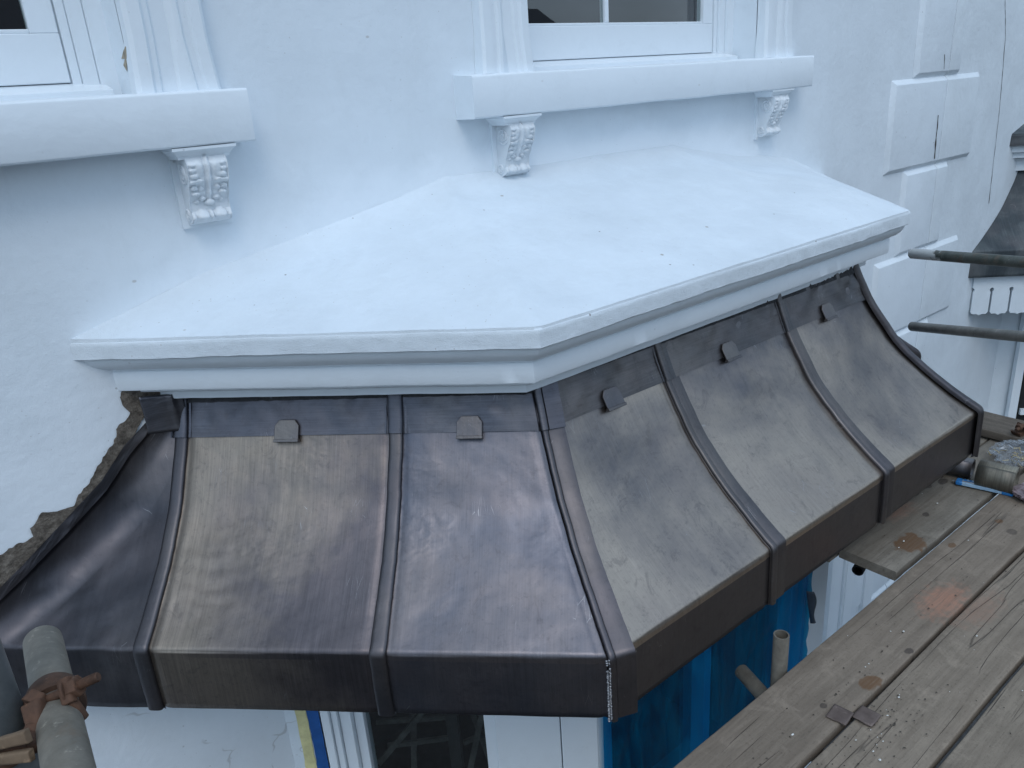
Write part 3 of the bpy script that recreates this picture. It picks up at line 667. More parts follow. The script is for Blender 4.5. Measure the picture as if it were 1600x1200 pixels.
def sheet(side, a0, a1, mat, seed, name='lead_sheet', amp=1.0, off=0.0, i0=0, i1=None, nu=34, par=None, dx=0, uvo=(0, 0), extra=None, label=None):
    i1 = NP if i1 is None else i1; rows = []; uvs = []
    for i in range(i0, i1):
        o, z = PR[i]; A0 = a0(o) if callable(a0) else a0; A1 = a1(o) if callable(a1) else a1; r = []; ur = []
        N = cnrm(side, i)
        for k in range(nu+1):
            t = k/nu; a = A0+(A1-A0)*t; p = cpt(side, a, o, z, dx)
            lip = 1 if ARC[i] < ARC[-14] else .35
            eg = min(abs(a-A0), abs(A1-a)); h = off - (GR*math.exp(-((eg-.026)/.011)**2) if off == 0 and par is None else 0) + amp*lip*(.0050*nz(p, 2.6, seed)+.0022*nz(p, 8, seed)+.0008*nz(p, 26, seed))*pil(t)
            if extra: h += extra(a, o, z, i, t)
            q = p+N*h
            if i == NP-1 or i == NP-2: q.z += .003*nz(p, 4, seed)
            r.append(q); ur.append((a+uvo[0]+seed*3.1, ARC[i]+uvo[1]))
        rows.append(r); uvs.append(ur)
    mb = MB(); mb.grid(rows, uvs, flip=(side != 'L'))
    return mb.build(name, mat, par or can, smooth=True, angle=180, label=label)
R1, R2 = 1.166, .444; R3, R4 = 1.530-.982, 2.268-.982
IF = next(i for i in range(NP) if PR[i].y < -.375)     # bottom of the cover flashing
def dentL(a, o, z, i, t):
    return 0
def dentA(a, o, z, i, t):  # worked lead: dressing marks in the middle, ripples lower left
    h = 0
    c = math.exp(-(((a-.80)/.16)**2+((z+.52)/.07)**2)); h += .0022*c*nz((a, o, z), 38, 2)
    if z > -1: c = math.exp(-(((a-1.02)/.10)**2+((o-.36)/.11)**2)); h += .0016*c*math.sin(o*190+6*nz((a, o, z), 6))
    return h
sheet('L', R2, R1, m_leadA, 1, extra=dentA, nu=80, label='streaky creamy-brown lead sheet with vertical brush marks')
sheet('L', lambda o: -T22*o, R2, m_leadB, 2, nu=50, label='bluish lead sheet left of the front corner')
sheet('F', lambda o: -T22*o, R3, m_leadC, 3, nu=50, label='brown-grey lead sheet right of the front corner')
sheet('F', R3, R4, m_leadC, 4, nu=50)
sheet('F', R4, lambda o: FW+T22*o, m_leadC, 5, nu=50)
RR = .55
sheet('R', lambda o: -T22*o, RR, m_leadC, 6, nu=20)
sheet('R', RR, lambda o: 1.16+o-.004, m_leadB, 7, nu=20)
# leftmost sheet: turned up against the wall
UPE = [(-.012, .21, -.20), (.008, .14, -.225), (.04, .10, -.262), (.075, .055, -.285), (.135, -.055, -.362), (.2, -.145, -.455), (.31, -.275, -.545), (.425, -.405, -.635), (.495, -.50, -.695), (.523, -.56, -.74), (.53, -.60, -.76)]
def upe(i):
    o, z = PR[i]
    if z < -.86: return (UPE[-1][1]-.02*((-.86-z)/.2), UPE[-1][2]-(-.86-z)*.75)
    for a, b in zip(UPE, UPE[1:]):
        if o <= b[0]: f = (o-a[0])/(b[0]-a[0]); return (a[1]*(1-f)+b[1]*f, a[2]*(1-f)+b[2]*f)
    return UPE[-1][1:]
rows = []; uvs = []
for i in range(NP):
    o, z = PR[i]; Aw = 1.16+o; r = []; ur = []; n1 = 36; n2 = 12; n3 = 12; N = cnrm('L', i)
    Aend = max(R1, Aw-.10)
    for k in range(n1+1):
        a = R1+(Aend-R1)*k/n1; p = cpt('L', a, o, z); wv = min(1, (a-R1)*10)
        h = wv*(.010*nz(p, 3.0, 11)+.005*nz(p, 9, 11)+.002*nz(p, 22, 11))
        q = p+N*h; q.y = min(q.y, -.008); r.append(q); ur.append((a+31, ARC[i]))
    K = cpt('L', Aw, o, z); K.y = -.008; ux, uz = upe(i); U = Vector((ux, -.008, uz)); s1_ = r[-1]; w1 = K.lerp(U, .70)
    if (U-K).length < 1e-4 or i < 3: w1 = K.copy()
    for k in range(1, n2+1):
        t = k/n2; q = s1_*(1-t)**2+K*2*t*(1-t)+w1*t*t; q += Vector((-.5, -.7, .5))*(.006*nz(q, 14, 4)*(1-abs(2*t-1))); q.y = min(q.y, -.008)
        r.append(q); ur.append((Aend+.1*t+31, ARC[i]))
    for k in range(1, n3+1):
        t = k/n3; q = w1.lerp(U, t); q.y = -.008-.004*abs(nz(q, 9, 6))-.003*abs(nz(q, 30, 6))-(.006*(1-t)); r.append(q); ur.append((Aend+.1+.14*t+31, ARC[i]))
    rows.append(r); uvs.append(ur)
mb = MB(); mb.grid(rows, uvs); sh0 = mb.build('lead_sheet', m_leadD, can, smooth=True, angle=180, label='dark crumpled end sheet turned up against the wall at the left')
# standing rolls
def rollmesh(pathf, Wv, w_, h_, i0=0, i1=None, fl=.0, fr_=.0, grow=0, seed=0):
    i1 = NP-1 if i1 is None else i1; rows = []; uvs = []
    cs = []
    if fl: cs += [(-w_/2-fl, -.001), (-w_/2-fl, .0025), (-w_/2-.004, .003)]
    nseg = 14
    for k in range(nseg+1):
        th = math.pi*(1-k/nseg); c, s = math.cos(th), math.sin(th)
        if k in (0, nseg) and not (fl and fr_): cs.append((-w_/2 if k == 0 else w_/2, -.008)) if ((k == 0 and not fl) or (k == nseg and not fr_)) and k == 0 else None
        cs.append((w_/2*math.copysign(abs(c)**.62, c), h_*abs(s)**.7))
    if not fr_: cs.append((w_/2, -.008))
    if fr_: cs += [(w_/2+.004, .003), (w_/2+fr_, .0025), (w_/2+fr_, -.001)]
    for i in range(i0, i1):
        p = pathf(i); t = (pathf(min(i+1, NP-1))-pathf(max(i-1, 0))).normalized(); N = t.cross(Wv) if t.cross(Wv).dot(Vector((0, -1, .4))) > 0 else Wv.cross(t); N.normalize()
        fw = 1+.10*max(0, min(1, (ARC[i]-.6)/.3)); r = []; ur = []
        j = .0022*nz(p, 9, seed)+.0013*nz(p, 33, seed)
        for (a, b) in cs:
            gb = b + (grow if b > .001 else 0)
            r.append(p+Wv*(a*fw*(1+grow*8)+j)+N*(gb*(1+8*j))); ur.append((a+seed*2.3, ARC[i]+seed))
        rows.append(r); uvs.append(ur)
    # end cap
    mb = MB(); mb.grid(rows, uvs)
    last = rows[-1]; c0 = sum((Vector(v) for v in last), Vector())/len(last); mb.add(last+[c0], [(k, k+1, len(last)) for k in range(len(last)-1)], [(0, 0)]*(len(last)+1))
    mb.v = mb.v; return mb
def roll(side, a, w_=.046, h_=.026, fl=.012, fr_=.012, seed=0, mat=None):
    O, d, n = SIDES[side]; W = Vector((d.x, d.y, 0))*(1 if side != 'L' else -1)
    pf = lambda i: cpt(side, a, PR[i].x, PR[i].y)
    rollmesh(pf, W, w_, h_, 0, NP-1, fl, fr_, 0, seed).build('roll', mat or m_roll, can, smooth=True, angle=50)
def hip(cx, sgn, w_=.044, h_=.026, fl=.0, fr_=.045, seed=0):
    W = Vector((math.cos(rad(22.5)), sgn*math.sin(rad(22.5)), 0)).normalized()
    pf = lambda i: Vector((cx+sgn*T22*PR[i].x, -.82-PR[i].x, PR[i].y))
    rollmesh(pf, W, w_, h_, 0, NP-1, fl, fr_, 0, seed).build('roll', m_roll, can, smooth=True, angle=50)
    return pf, W
roll('L', R1, .044, .011, 0, 0, 1); roll('L', R2, .046, .012, 0, 0, 2)
roll('F', R3, .026, .012, .005, .050, 3, m_rollF); roll('F', R4, .026, .014, .003, .050, 4, m_rollF)
roll('R', RR, .044, .034, .01, .01, 8)
HB, HBW = hip(.982, -1, .020, .012, .003, .056, 5); hip(2.875, 1, .044, .022, .005, .004, 6)
# cover flashing under the cornice, dressed over the rolls
def wrink(a, o, z, i, t):
    top = max(0, 1-(i/IF)*1.05)**.7; p = (a*1.0, o, z)
    return top*(.020*max(0, nz(p, 8, 31))+.010*nz(p, 20, 32))+.0025*nz(p, 12, 3)
FLI0 = 1
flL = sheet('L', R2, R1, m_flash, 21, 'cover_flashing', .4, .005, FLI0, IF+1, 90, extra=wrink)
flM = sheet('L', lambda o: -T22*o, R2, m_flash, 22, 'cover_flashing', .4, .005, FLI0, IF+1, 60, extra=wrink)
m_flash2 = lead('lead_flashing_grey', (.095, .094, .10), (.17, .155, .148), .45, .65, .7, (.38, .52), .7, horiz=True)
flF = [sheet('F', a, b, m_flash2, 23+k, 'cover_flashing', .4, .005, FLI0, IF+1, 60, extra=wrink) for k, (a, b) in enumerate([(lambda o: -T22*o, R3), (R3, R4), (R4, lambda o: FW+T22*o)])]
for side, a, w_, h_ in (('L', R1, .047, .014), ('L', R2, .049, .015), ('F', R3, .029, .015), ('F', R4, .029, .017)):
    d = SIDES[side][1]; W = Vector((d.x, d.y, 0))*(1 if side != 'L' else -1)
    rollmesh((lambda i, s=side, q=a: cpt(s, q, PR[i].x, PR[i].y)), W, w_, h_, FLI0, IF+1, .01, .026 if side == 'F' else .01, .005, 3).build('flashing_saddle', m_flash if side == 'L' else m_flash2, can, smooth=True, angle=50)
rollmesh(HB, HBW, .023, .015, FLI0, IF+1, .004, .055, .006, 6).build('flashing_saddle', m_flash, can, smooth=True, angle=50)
# flashing return flat on the wall at the left
mb = MB(); rows = []; uvs = []
for j in range(14):
    r = []; ur = []
    for k in range(22):
        x = .018+.128*k/21; z = -.235-.125*j/13+.020*(1-k/21); y = -.022-.012*j/13-.004*nz((x, 0, z), 12, 2)-.010*(k/21)-.008*math.exp(-((k-15)/1.6)**2)*(1-j/30)
        r.append((x, y, z)); ur.append((x, z))
    rows.append(r); uvs.append(ur)
mb.grid(rows, uvs); o = mb.build('cover_flashing', m_flash, can, smooth=True); o.modifiers.new('s', 'SOLIDIFY').thickness = .0018
# nails along the top
def blob(mb, c, r, sq=1, n=8):
    c = Vector(c); rows = []
    for i in range(n+1):
        th = math.pi*i/n; rows.append([c+Vector((r*math.sin(th)*math.cos(2*math.pi*k/12), r*math.sin(th)*math.sin(2*math.pi*k/12), r*sq*math.cos(th))) for k in range(12)])
    mb.grid(rows, closed=True); return mb
def near_i(z): return min(range(NP), key=lambda i: abs(PR[i].y-z))
for side, al in (('L', (.98, .72, .30, .1)), ('F', (.22, .47, .95, 1.2, 1.62))):
    for a in al:
        i = near_i(-.243); p = cpt(side, a, PR[i].x, PR[i].y)+cnrm(side, i)*.018
        blob(MB(), p, .0045).build('nail', m_clip, can, smooth=True)
# crumpled dark edge where the flashing is tucked under the cornice
m_tuck = flat('tuck_dark', (.025, .025, .028), .7, 0, .8, 120, .5)
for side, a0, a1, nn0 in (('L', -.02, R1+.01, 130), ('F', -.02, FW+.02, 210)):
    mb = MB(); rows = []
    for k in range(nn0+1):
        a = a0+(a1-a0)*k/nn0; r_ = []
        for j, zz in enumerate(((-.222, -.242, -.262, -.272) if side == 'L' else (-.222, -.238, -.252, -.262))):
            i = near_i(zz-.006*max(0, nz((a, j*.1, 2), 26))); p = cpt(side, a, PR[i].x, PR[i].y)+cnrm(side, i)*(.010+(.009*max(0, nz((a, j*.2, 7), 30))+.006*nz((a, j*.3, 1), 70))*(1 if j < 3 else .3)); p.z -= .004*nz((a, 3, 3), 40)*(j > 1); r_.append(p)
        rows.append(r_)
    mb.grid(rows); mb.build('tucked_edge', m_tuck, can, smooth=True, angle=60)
# fixing clips over the flashing's lower edge
def clip(side, a, tilt=0):
    i = near_i(-.362); O, d, n = SIDES[side]; D = Vector((d.x, d.y, 0)); N = cnrm(side, i); Tn = N.cross(D).normalized(); Tn = Tn if Tn.z < 0 else -Tn
    c = cpt(side, a, PR[i].x, PR[i].y)+N*.013
    hw, hh = .040, .034
    outl = [(-hw, hh), (-hw, -hh*.45), (-hw*.66, -hh), (hw*.66, -hh), (hw, -hh*.45), (hw, hh)]
    f = [c+D*x+Tn*y+N*(.003*(y/hh)) for x, y in outl]
    f += [c+D*x+Tn*y+N*(.003*(y/hh)+.006) for x, y in outl]
    k = 6; mb = MB(); mb.add(f, [tuple(range(k))[::-1], tuple(range(k, 2*k))]+[(q, (q+1) % k, k+(q+1) % k, k+q) for q in range(k)], [(x*3+a, y*3) for x, y in outl]*2)
    # folded lip at the bottom
    mb2 = [c+D*x+Tn*y+N*z for x in (-hw*1.03, hw*1.03) for y, z in ((hh-.006, -.004), (hh+.004, -.004), (hh+.004, .013), (hh-.006, .013))]
    mb.add(mb2, [(0,1,2,3),(7,6,5,4),(0,4,5,1),(1,5,6,2),(2,6,7,3),(3,7,4,0)], [(v.x, v.z) for v in mb2])
    return mb.build('clip', m_clip, can, bevel=.0015)
for side, a in CLIPS if 'CLIPS' in globals() else (('L', .80), ('L', .205), ('F', .27), ('F', .90), ('F', 1.58)): clip(side, a)
# soldered corner seam down the fascia
mb = MB(); rr = random.Random(5); N = 75
for k in range(N):
    z = -.862-.205*k/N; p = HB(near_i(z)); p = Vector((.982-T22*.526, -.82-.527, z)) if z < -.885 else HB(near_i(z))
    q = p+Vector((-.020+(.006 if k % 2 else -.003)+rr.uniform(-.001, .001), -.004, 0)); blob(mb, q, .0026+rr.uniform(0, .0014), .8, 6)
mb.build('solder_seam', m_weld, can, smooth=True)
# soffit
mb = MB()
fr = [cpt('L', 1.16+.5, .5, -1.062), cpt('L', -T22*.5, .5, -1.062), cpt('F', FW+T22*.5, .5, -1.062), cpt('R', 1.16+.5, .5, -1.062)]
inn = [Vector((.26, 0, -1.062)), Vector((1.14, -.88, -1.062)), Vector((2.78, -.88, -1.062)), Vector((3.66, 0, -1.062))]
mb.grid([fr, inn]); o = mb.build('soffit', m_trim, can)
# ------------------------------------------------------------------ broken render along the canopy edge
outer = [(305, 609), (262, 606), (230, 605), (194, 607), (186, 618), (193, 634), (203, 646), (193, 658), (181, 671), (178, 690), (163, 712), (150, 730), (139, 752), (125, 770), (112, 792), (93, 797), (66, 799), (58, 812), (47, 825), (50, 838), (34, 846), (20, 853), (0, 865), (-40, 890)]
inner = [(305, 640), (262, 640), (235, 640), (226, 642), (222, 645), (216, 655), (211, 664), (206, 674), (199, 686), (192, 698), (183, 710), (172, 726), (160, 742), (148, 758), (132, 775), (115, 795), (98, 813), (86, 826), (72, 842), (58, 858), (42, 878), (22, 898), (0, 918), (-40, 955)]
mb = MB(); rows = []; nn_ = 16; M_ = 130
for a in range(M_+1):
    f = a/M_*(len(outer)-1); i = min(int(f), len(outer)-2); t = f-i
    O_ = atY(outer[i][0]*(1-t)+outer[i+1][0]*t, outer[i][1]*(1-t)+outer[i+1][1]*t, 0); I_ = atY(inner[i][0]*(1-t)+inner[i+1][0]*t+3, inner[i][1]*(1-t)+inner[i+1][1]*t+5, 0)
    O_ = O_+Vector((.008*nz(O_, 45, 1), 0, .008*nz(O_, 60, 2))); r = []
    for k in range(nn_+1):
        s = k/nn_; q = O_.lerp(I_, s); q.y = -.0025-.003*(1+nz(q, 30, 3))-.003*max(0, nz(q, 75, 5))-.002*max(0, nz(q, 14, 9)); r.append(q)
    rows.append(r)
mb.grid(rows); mb.build('broken_render', m_mortar, house, smooth=True, angle=60, label='raw brown mortar where the render is broken away along the canopy')
# ------------------------------------------------------------------ next door's canopy and bay
DX = 6.86
def ns(a0, a1, side, mat, seed): return sheet(side, a0, a1, mat, seed, 'canopy_sheet', .8, 0, 0, None, 24, neigh, DX)
ns(lambda o: -T22*o, lambda o: 1.16+o-.003, 'L', m_oldlead, 11); ns(lambda o: -T22*o, lambda o: FW+T22*o, 'F', m_oldlead, 12)
m = MB(); slab_top(DX, m, 60, 12); sweep(SLAB, [(.012, .003), (.0, -.008), (-.005, -.085), (.03, -.086)], m, (20, 30, 20), .003, 4, dx=DX); m.uv = {k: (v[0]*2+v[1], v[2]*2) for k, v in enumerate(m.v)}
m.build('roof_slab', m_oldlead, neigh, smooth=True, angle=40)
m = MB(); sweep(SLAB, [(.04, -.08), (.04, -.14), (.075, -.15), (.075, -.19), (.14, -.20), (.14, -.30)], m, (4, 4, 4), 0, 0, dx=DX); m.build('cornice', m_nwall, neigh)
m = MB(); sweep(BAY, [(0, -1.0), (0, -4.2)], m, (4, 4, 4), 0, 0, dx=DX+.02); m.build('bay_wall', m_nwall, neigh)
m = MB(); fr2 = [v+Vector((DX, 0, -.004)) for v in fr]; inn2 = [v+Vector((DX, 0, -.004)) for v in inn]; m.grid([fr2, inn2]); m.build('soffit', m_nwall, neigh)
# valance boards with keyhole slots (cant side)
def valance(par):
    O, d, n = SIDES['L']; base = 1.16+.47
    pitch = .150; nb = 11; m = MB()
    for b in range(nb):
        a0 = base-.02-b*pitch; gap = .008
        # board as a 2D outline minus half-slots at each side
        zt, zb = -1.085, -1.40; hw = pitch/2
        R_ = .017
        outl = [(-hw+.0, zt), (-hw, -1.195+R_)]
        outl += [(-hw+R_*math.sin(t), -1.195+R_*math.cos(t)) for t in [math.pi*q/8 for q in range(1, 7)]]
        outl += [(-hw+gap, -1.215), (-hw+gap, zb+.02), (-hw+.02, zb), (-.02, zb), (0, zb+.012*-1), (.02, zb), (hw-.02, zb), (hw-gap, zb+.02), (hw-gap, -1.215)]
        outl += [(hw-R_*math.sin(t), -1.195+R_*math.cos(t)) for t in [math.pi*q/8 for q in range(6, 0, -1)]]
        outl += [(hw, -1.195+R_), (hw, zt)]
        k = len(outl); vf = []; vb = []
        for (x, z) in outl:
            q = O+d*(a0-hw+x)+n*.47; q2 = O+d*(a0-hw+x)+n*.45; vf.append((q.x+DX, q.y, z)); vb.append((q2.x+DX, q2.y, z))
        m.add(vf+vb, [tuple(range(k)), tuple(range(k, 2*k))[::-1]]+[(q, (q+1) % k, k+(q+1) % k, k+q) for q in range(k)])
    return m.build('valance', m_nwall, par, label='white valance board with a row of keyhole slots')
valance(neigh)
m = MB(); O, d, n = SIDES['L']
a = atY(1592, 560, -.1); b = atY(1580, 655, -.1)
def ncp(s, dd, z): q = onc(s, dd, z); return Vector((q.x+DX, q.y, q.z))
m.obox(ncp(.72, -.03, -2.9), Xc, (.47, .02, 1.40)); wn2 = m.build('window', m_dark, neigh)
m = MB(); m.obox(ncp(.72, -.05, -2.50), Xc, (.46, .03, .028)); m.obox(ncp(.20, -.035, -2.6), Xc, (.035, .03, 1.5)); m.build('window_frame', m_join, wn2)
crack([(1571, 500), (1566, 560), (1556, 620), (1552, 660)], .005, neigh, 'crack', -.003)
# door surround seen below the deck, between the bays
m = MB()
for (a, b, d) in ((4.42, 4.47, .05), (4.47, 4.62, .03), (4.62, 4.64, .05), (4.65, 4.67, .05), (4.68, 4.80, .04), (4.98, 5.12, .045)):
    m.box((a, -d, -4.2), (b, 0, -1.9))
m.build('door_surround', m_trim, house, bevel=.006)
# ------------------------------------------------------------------ scaffold deck
ZD = -1.3; BT = .042
def board(x0, x1, ya, yb, z1, mat, label, seed, ang=0, axis='x', edge=.004):
    """board along x (or y) with a worn, slightly wandering outline"""
    mb = MB(); n = 60; rows = []; r = .005
    for k in range(n+1):
        t = k/n
        s = x0+(x1-x0)*t
        lo = ya+edge*nz((s, 1, seed), 2.3)+edge*.5*nz((s, 4, seed), 11); hi = yb+edge*nz((s, 7, seed), 2.3)+edge*.5*nz((s, 9, seed), 11)
        zt = z1+.003*nz((s, 3, seed), 1.3)
        ring = [(lo+r*.2, z1-BT), (lo, z1-BT+r), (lo, zt-r), (lo+r*.3, zt-r*.3), (lo+r, zt)]+[(lo+(hi-lo)*q/6, zt+.0015*nz((s, q, seed), 5)) for q in range(1, 6)]+[(hi-r, zt), (hi-r*.3, zt-r*.3), (hi, zt-r), (hi, z1-BT+r), (hi-r*.2, z1-BT)]
        rows.append([((s, y, z) if axis == 'x' else (y, s, z)) for y, z in ring])
    if ang:
        ca, sa = math.cos(ang), math.sin(ang); p0 = rows[0][0]
        rows = [[(p0[0]+(v[0]-p0[0])*ca-(v[1]-p0[1])*sa, p0[1]+(v[0]-p0[0])*sa+(v[1]-p0[1])*ca, v[2]) for v in rr_] for rr_ in rows]
    mb.grid(rows, closed=True); L_ = len(mb.v); q = len(rows[0]); mb.f.append(tuple(range(q))); mb.f.append(tuple(range(L_-q, L_))[::-1])
    o = mb.build('scaffold_board', mat, smooth=True, angle=50)
    return tag(o, label, 'scaffold board', 'scaffold boards of the working deck')
G0, G1 = (.163, .13, .10), (.26, .212, .165)
S1 = [(1.656, -1.649, .040, .028, BR, .9), (1.90, -1.66, .018, .014, BK, .8), (2.655, -1.473, .02, .014, BR, .8), (2.926, -1.60, .028, .02, BK, .6), (2.98, -1.53, .018, .012, BR, .8), (1.457, -1.60, .012, .01, BK, .8)]
wA = wood('board_wood_outer', G0, G1, S1, 1, spray=[(2.26, -1.615, .11, .06, OR, .8)])
wB = wood('board_wood_middle', (.182, .147, .113), (.288, .238, .185), [], 2, spray=[(2.30, -1.72, .12, .05, OR, .3)])
wC = wood('board_wood_inner', (.174, .142, .110), (.278, .232, .18), [], 3)
wS = wood('board_wood_stub', (.15, .13, .105), (.25, .22, .18), [(2.562, -1.345, .085, .052, BR, .9), (3.19, -1.20, .035, .02, BK, .85), (3.23, -1.165, .028, .018, BK, .85), (3.1, -1.17, .025, .015, BK, .85), (2.986, -1.163, .022, .014, BK, .8), (2.83, -1.285, .024, .016, BK, .8)], 4, spray=[(2.78, -1.19, .09, .04, OR, .45)])
wD = wood('board_wood_dark', (.085, .07, .055), (.16, .135, .11), [], 5, axis='y')
board(-.6, 5.2, -1.675, -1.432, ZD, wA, 'grey weathered board forming the outer edge of the deck, orange spray mark on it', 1)
board(-.6, 5.2, -1.925, -1.690, ZD-.002, wB, 'grey grainy board second in from the deck edge with one rusty plate', 2)
board(-.6, 5.2, -2.17, -1.945, ZD, wC, 'grey board in the bottom right corner of the deck', 3)
board(-.6, 5.2, -2.42, -2.19, ZD, wC, 'innermost scaffold board just inside the lower right frame edge', 8)
bo = board(2.318, 3.9, -1.405, -1.165, ZD-.004, wS, 'short board with greenish end and large brown stain, tucked under the canopy', 4)
board(2.26, 3.9, -1.155, -.93, ZD-.008, wS, 'board almost hidden beneath the canopy edge beside the stained short board', 9)
board(-3.2, -.92, 3.80, 4.05, ZD+.05, wD, 'dark brown board lying across the deck by the canopy end', 6, axis='y')
# rusty board-end plates
def plate(px, py, label, rot):
    c = atZ(px, py, ZD+.001); m = MB(); ca, sa = math.cos(rot), math.sin(rot); n = 12; rows = []
    for i in range(n+1):
        r = []
        for j in range(n+1):
            x, y = (i/n-.5)*.066, (j/n-.5)*.062; k = .0012*nz((x, y, px), 60)
            r.append((c.x+x*ca-y*sa+k, c.y+x*sa+y*ca+k, ZD+.0045+.002*nz((x, y, px), 30)))
        rows.append(r)
    m.grid(rows); o = m.build('steel_plate', m_platem, smooth=True); s = o.modifiers.new('s', 'SOLIDIFY'); s.thickness = .004; s.offset = -1
    return tag(o, label, 'steel plate', 'rusty steel plates on the deck boards')
m_platem = metal_tube('plate_rust', (.09, .065, .055), (.15, .115, .10), .7, .2)
plate(1312, 1119, 'small rusty steel plate on the outer board, left of the gap', .12); plate(1354, 1121, 'small rusty steel plate on the second board, right of the gap', .05)
# ------------------------------------------------------------------ tubes
def tube(p, q, r, mat, label, name='scaffold_tube', cat='scaffold tube', wall=.005):
    return tag(MB().tube(p, q, r, 36, wall, seg=6).build(name, mat, smooth=True, angle=50), label, cat, 'steel scaffold tubes')
TR = .0265
tube((1.519, -1.398, -2.6), (1.519, -1.398, -1.171), TR, m_galv, 'short upright galvanised tube standing open-topped against the blue film')
e0 = atY(1158, 1048, -1.25); tube(e0, e0+(Vector((1.44, -1.44, -1.41))-e0).normalized()*1.4, TR, m_galv, 'grey tube pointing out from under the deck beside the blue film')
e1 = atY(1340, 892, -1.16)
tube(e1, e1+Vector((.42, .10, .0)).normalized()*.9+Vector((0, 0, .0)), TR*.95, m_black, 'black open-ended tube under the short stained board')
p1, p2 = atD(1425, 396, 4.06), atD(1600, 410, 3.45)
m_splash = metal_tube('splashed_tube', (.055, .065, .055), (.12, .13, .12), .5, .3, (*tuple(p1+(p2-p1)*.10), .12))
tube(p1, p1+(p2-p1)*3.5, TR, m_splash, 'upper horizontal tube at the right with white paint splashed on its end')
p3, p4 = atD(1425, 510, 4.5), atD(1600, 526, 3.7)
m_gr2 = metal_tube('grey_tube', (.15, .15, .14), (.24, .24, .225), .55, .4)
tube(p3, p3+(p4-p3)*3.0, TR, m_gr2, 'lower horizontal grey tube at the right, in front of the white wall')
lg0, lg1 = atD(67, 1003, 1.19), atD(104, 1187, .905)
ldir = (lg1-lg0).normalized()
tube(lg0, lg0+ldir*1.3, TR, m_galv, 'near galvanised tube at the lower left, gripped by a rusty coupler', wall=0)
std = Vector((-.5215, -1.540, 0))
tube((std.x, std.y, -3.5), (std.x, std.y, 1.6), TR, m_darkt, 'dark upright tube cut off by the left edge of the picture')
# ------------------------------------------------------------------ rusty coupler
cp = thing('scaffold_coupler', 'rusty brown coupler clamping the two tubes at the lower left', 'coupler', tuple(lg0+ldir*.2))
def band(c, ax, r0, r1, w_, a0=0, a1=2*math.pi, ref=None, n=40):
    ax = ax.normalized(); u = (ref-ax*ref.dot(ax)).normalized() if ref else ax.orthogonal().normalized(); v = ax.cross(u); rows = []
    full = abs(a1-a0-2*math.pi) < 1e-3
    for k in range(n+1):
        a = a0+(a1-a0)*k/n; d = u*math.cos(a)+v*math.sin(a); rw = w_*(1+.1*math.sin(a*3))
        rows.append([c+d*r0-ax*rw/2, c+d*(r1-.002)-ax*rw/2, c+d*r1-ax*(rw/2-.003), c+d*r1+ax*(rw/2-.003), c+d*(r1-.002)+ax*rw/2, c+d*r0+ax*rw/2])
    m = MB(); m.grid(rows, closed=True); q = 6; L_ = len(m.v); m.f.append(tuple(range(q))); m.f.append(tuple(range(L_-q, L_))); return m
cc = lg0+ldir*.205
band(cc, ldir, TR, TR+.009, .034, -2.6, 1.9, ref=CU+CR*.3).build('clamp_band', m_rust, cp, smooth=True, angle=40)
cs_ = Vector((std.x, std.y, cc.z-.03))
band(cs_, Vector((0, 0, 1)), TR, TR+.009, .04, ref=CR).build('clamp_band', m_rust, cp, smooth=True, angle=40)
# T-bolt, nut and washer across the top
b0, b1 = atD(66, 1096, .985), atD(154, 1057, .985); bd = (b1-b0).normalized()
m = MB(); m.tube(b0, b1, .0058, 16, 0)
for k in range(24):      # thread ridges
    q = b1-bd*(.003+.0016*k); m.tube(q, q+bd*.0009, .0066, 14, 0)
m.build('bolt', m_rust, cp, smooth=True, angle=50)
nu = MB(); nc_ = b0+(b1-b0)*.58; nu.tube(nc_-bd*.007, nc_+bd*.007, .0135, 6, 0); nu.tube(nc_-bd*.0105, nc_-bd*.0073, .016, 20, 0); nu.build('nut', m_rust, cp, bevel=.0012)
def bar(p, q, w_, t_, mat, name='lug', w2=None):
    """forged flat bar between two points, its broad face towards +z/-y"""
    p, q = atD(*p), atD(*q); d = (q-p).normalized(); a = d.cross(CF).normalized(); b = d.cross(a).normalized(); n = 10; rows = []; w2 = w2 or w_
    for k in range(n+1):
        f = k/n; c = p.lerp(q, f); ww = w_+(w2-w_)*f+.0008*nz(c, 60); r_ = t_
        rows.append([c+a*x+b*z for x, z in ((-ww, -r_), (-ww, r_*.5), (-ww*.75, r_), (ww*.75, r_), (ww, r_*.5), (ww, -r_))])
    m = MB(); m.grid(rows, closed=True); L_ = len(m.v); m.f.append(tuple(range(6))); m.f.append(tuple(range(L_-6, L_))); return m.build(name, mat, cp, bevel=.0022)
bar((99, 1060, .985), (109, 1100, .975), .0085, .006, m_rust); bar((107, 1094, .98), (128, 1126, .985), .0085, .006, m_rust)
bar((62, 1082, .985), (50, 1100, .975), .010, .007, m_rust, w2=.014); bar((51, 1098, .975), (57, 1136, .962), .014, .008, m_rust, w2=.010); bar((57, 1132, .962), (46, 1160, .95), .011, .008, m_rust)
bar((30, 1150, .945), (64, 1166, .942), .009, .007, m_rust)
bar((-20, 1167, .935), (44, 1150, .918), .0062, .005, m_rust2, w2=.0085); bar((-20, 1189, .93), (50, 1180, .918), .0062, .005, m_rust2, w2=.0075)
bar((-15, 1177, .945), (46, 1166, .94), .007, .005, m_rust)
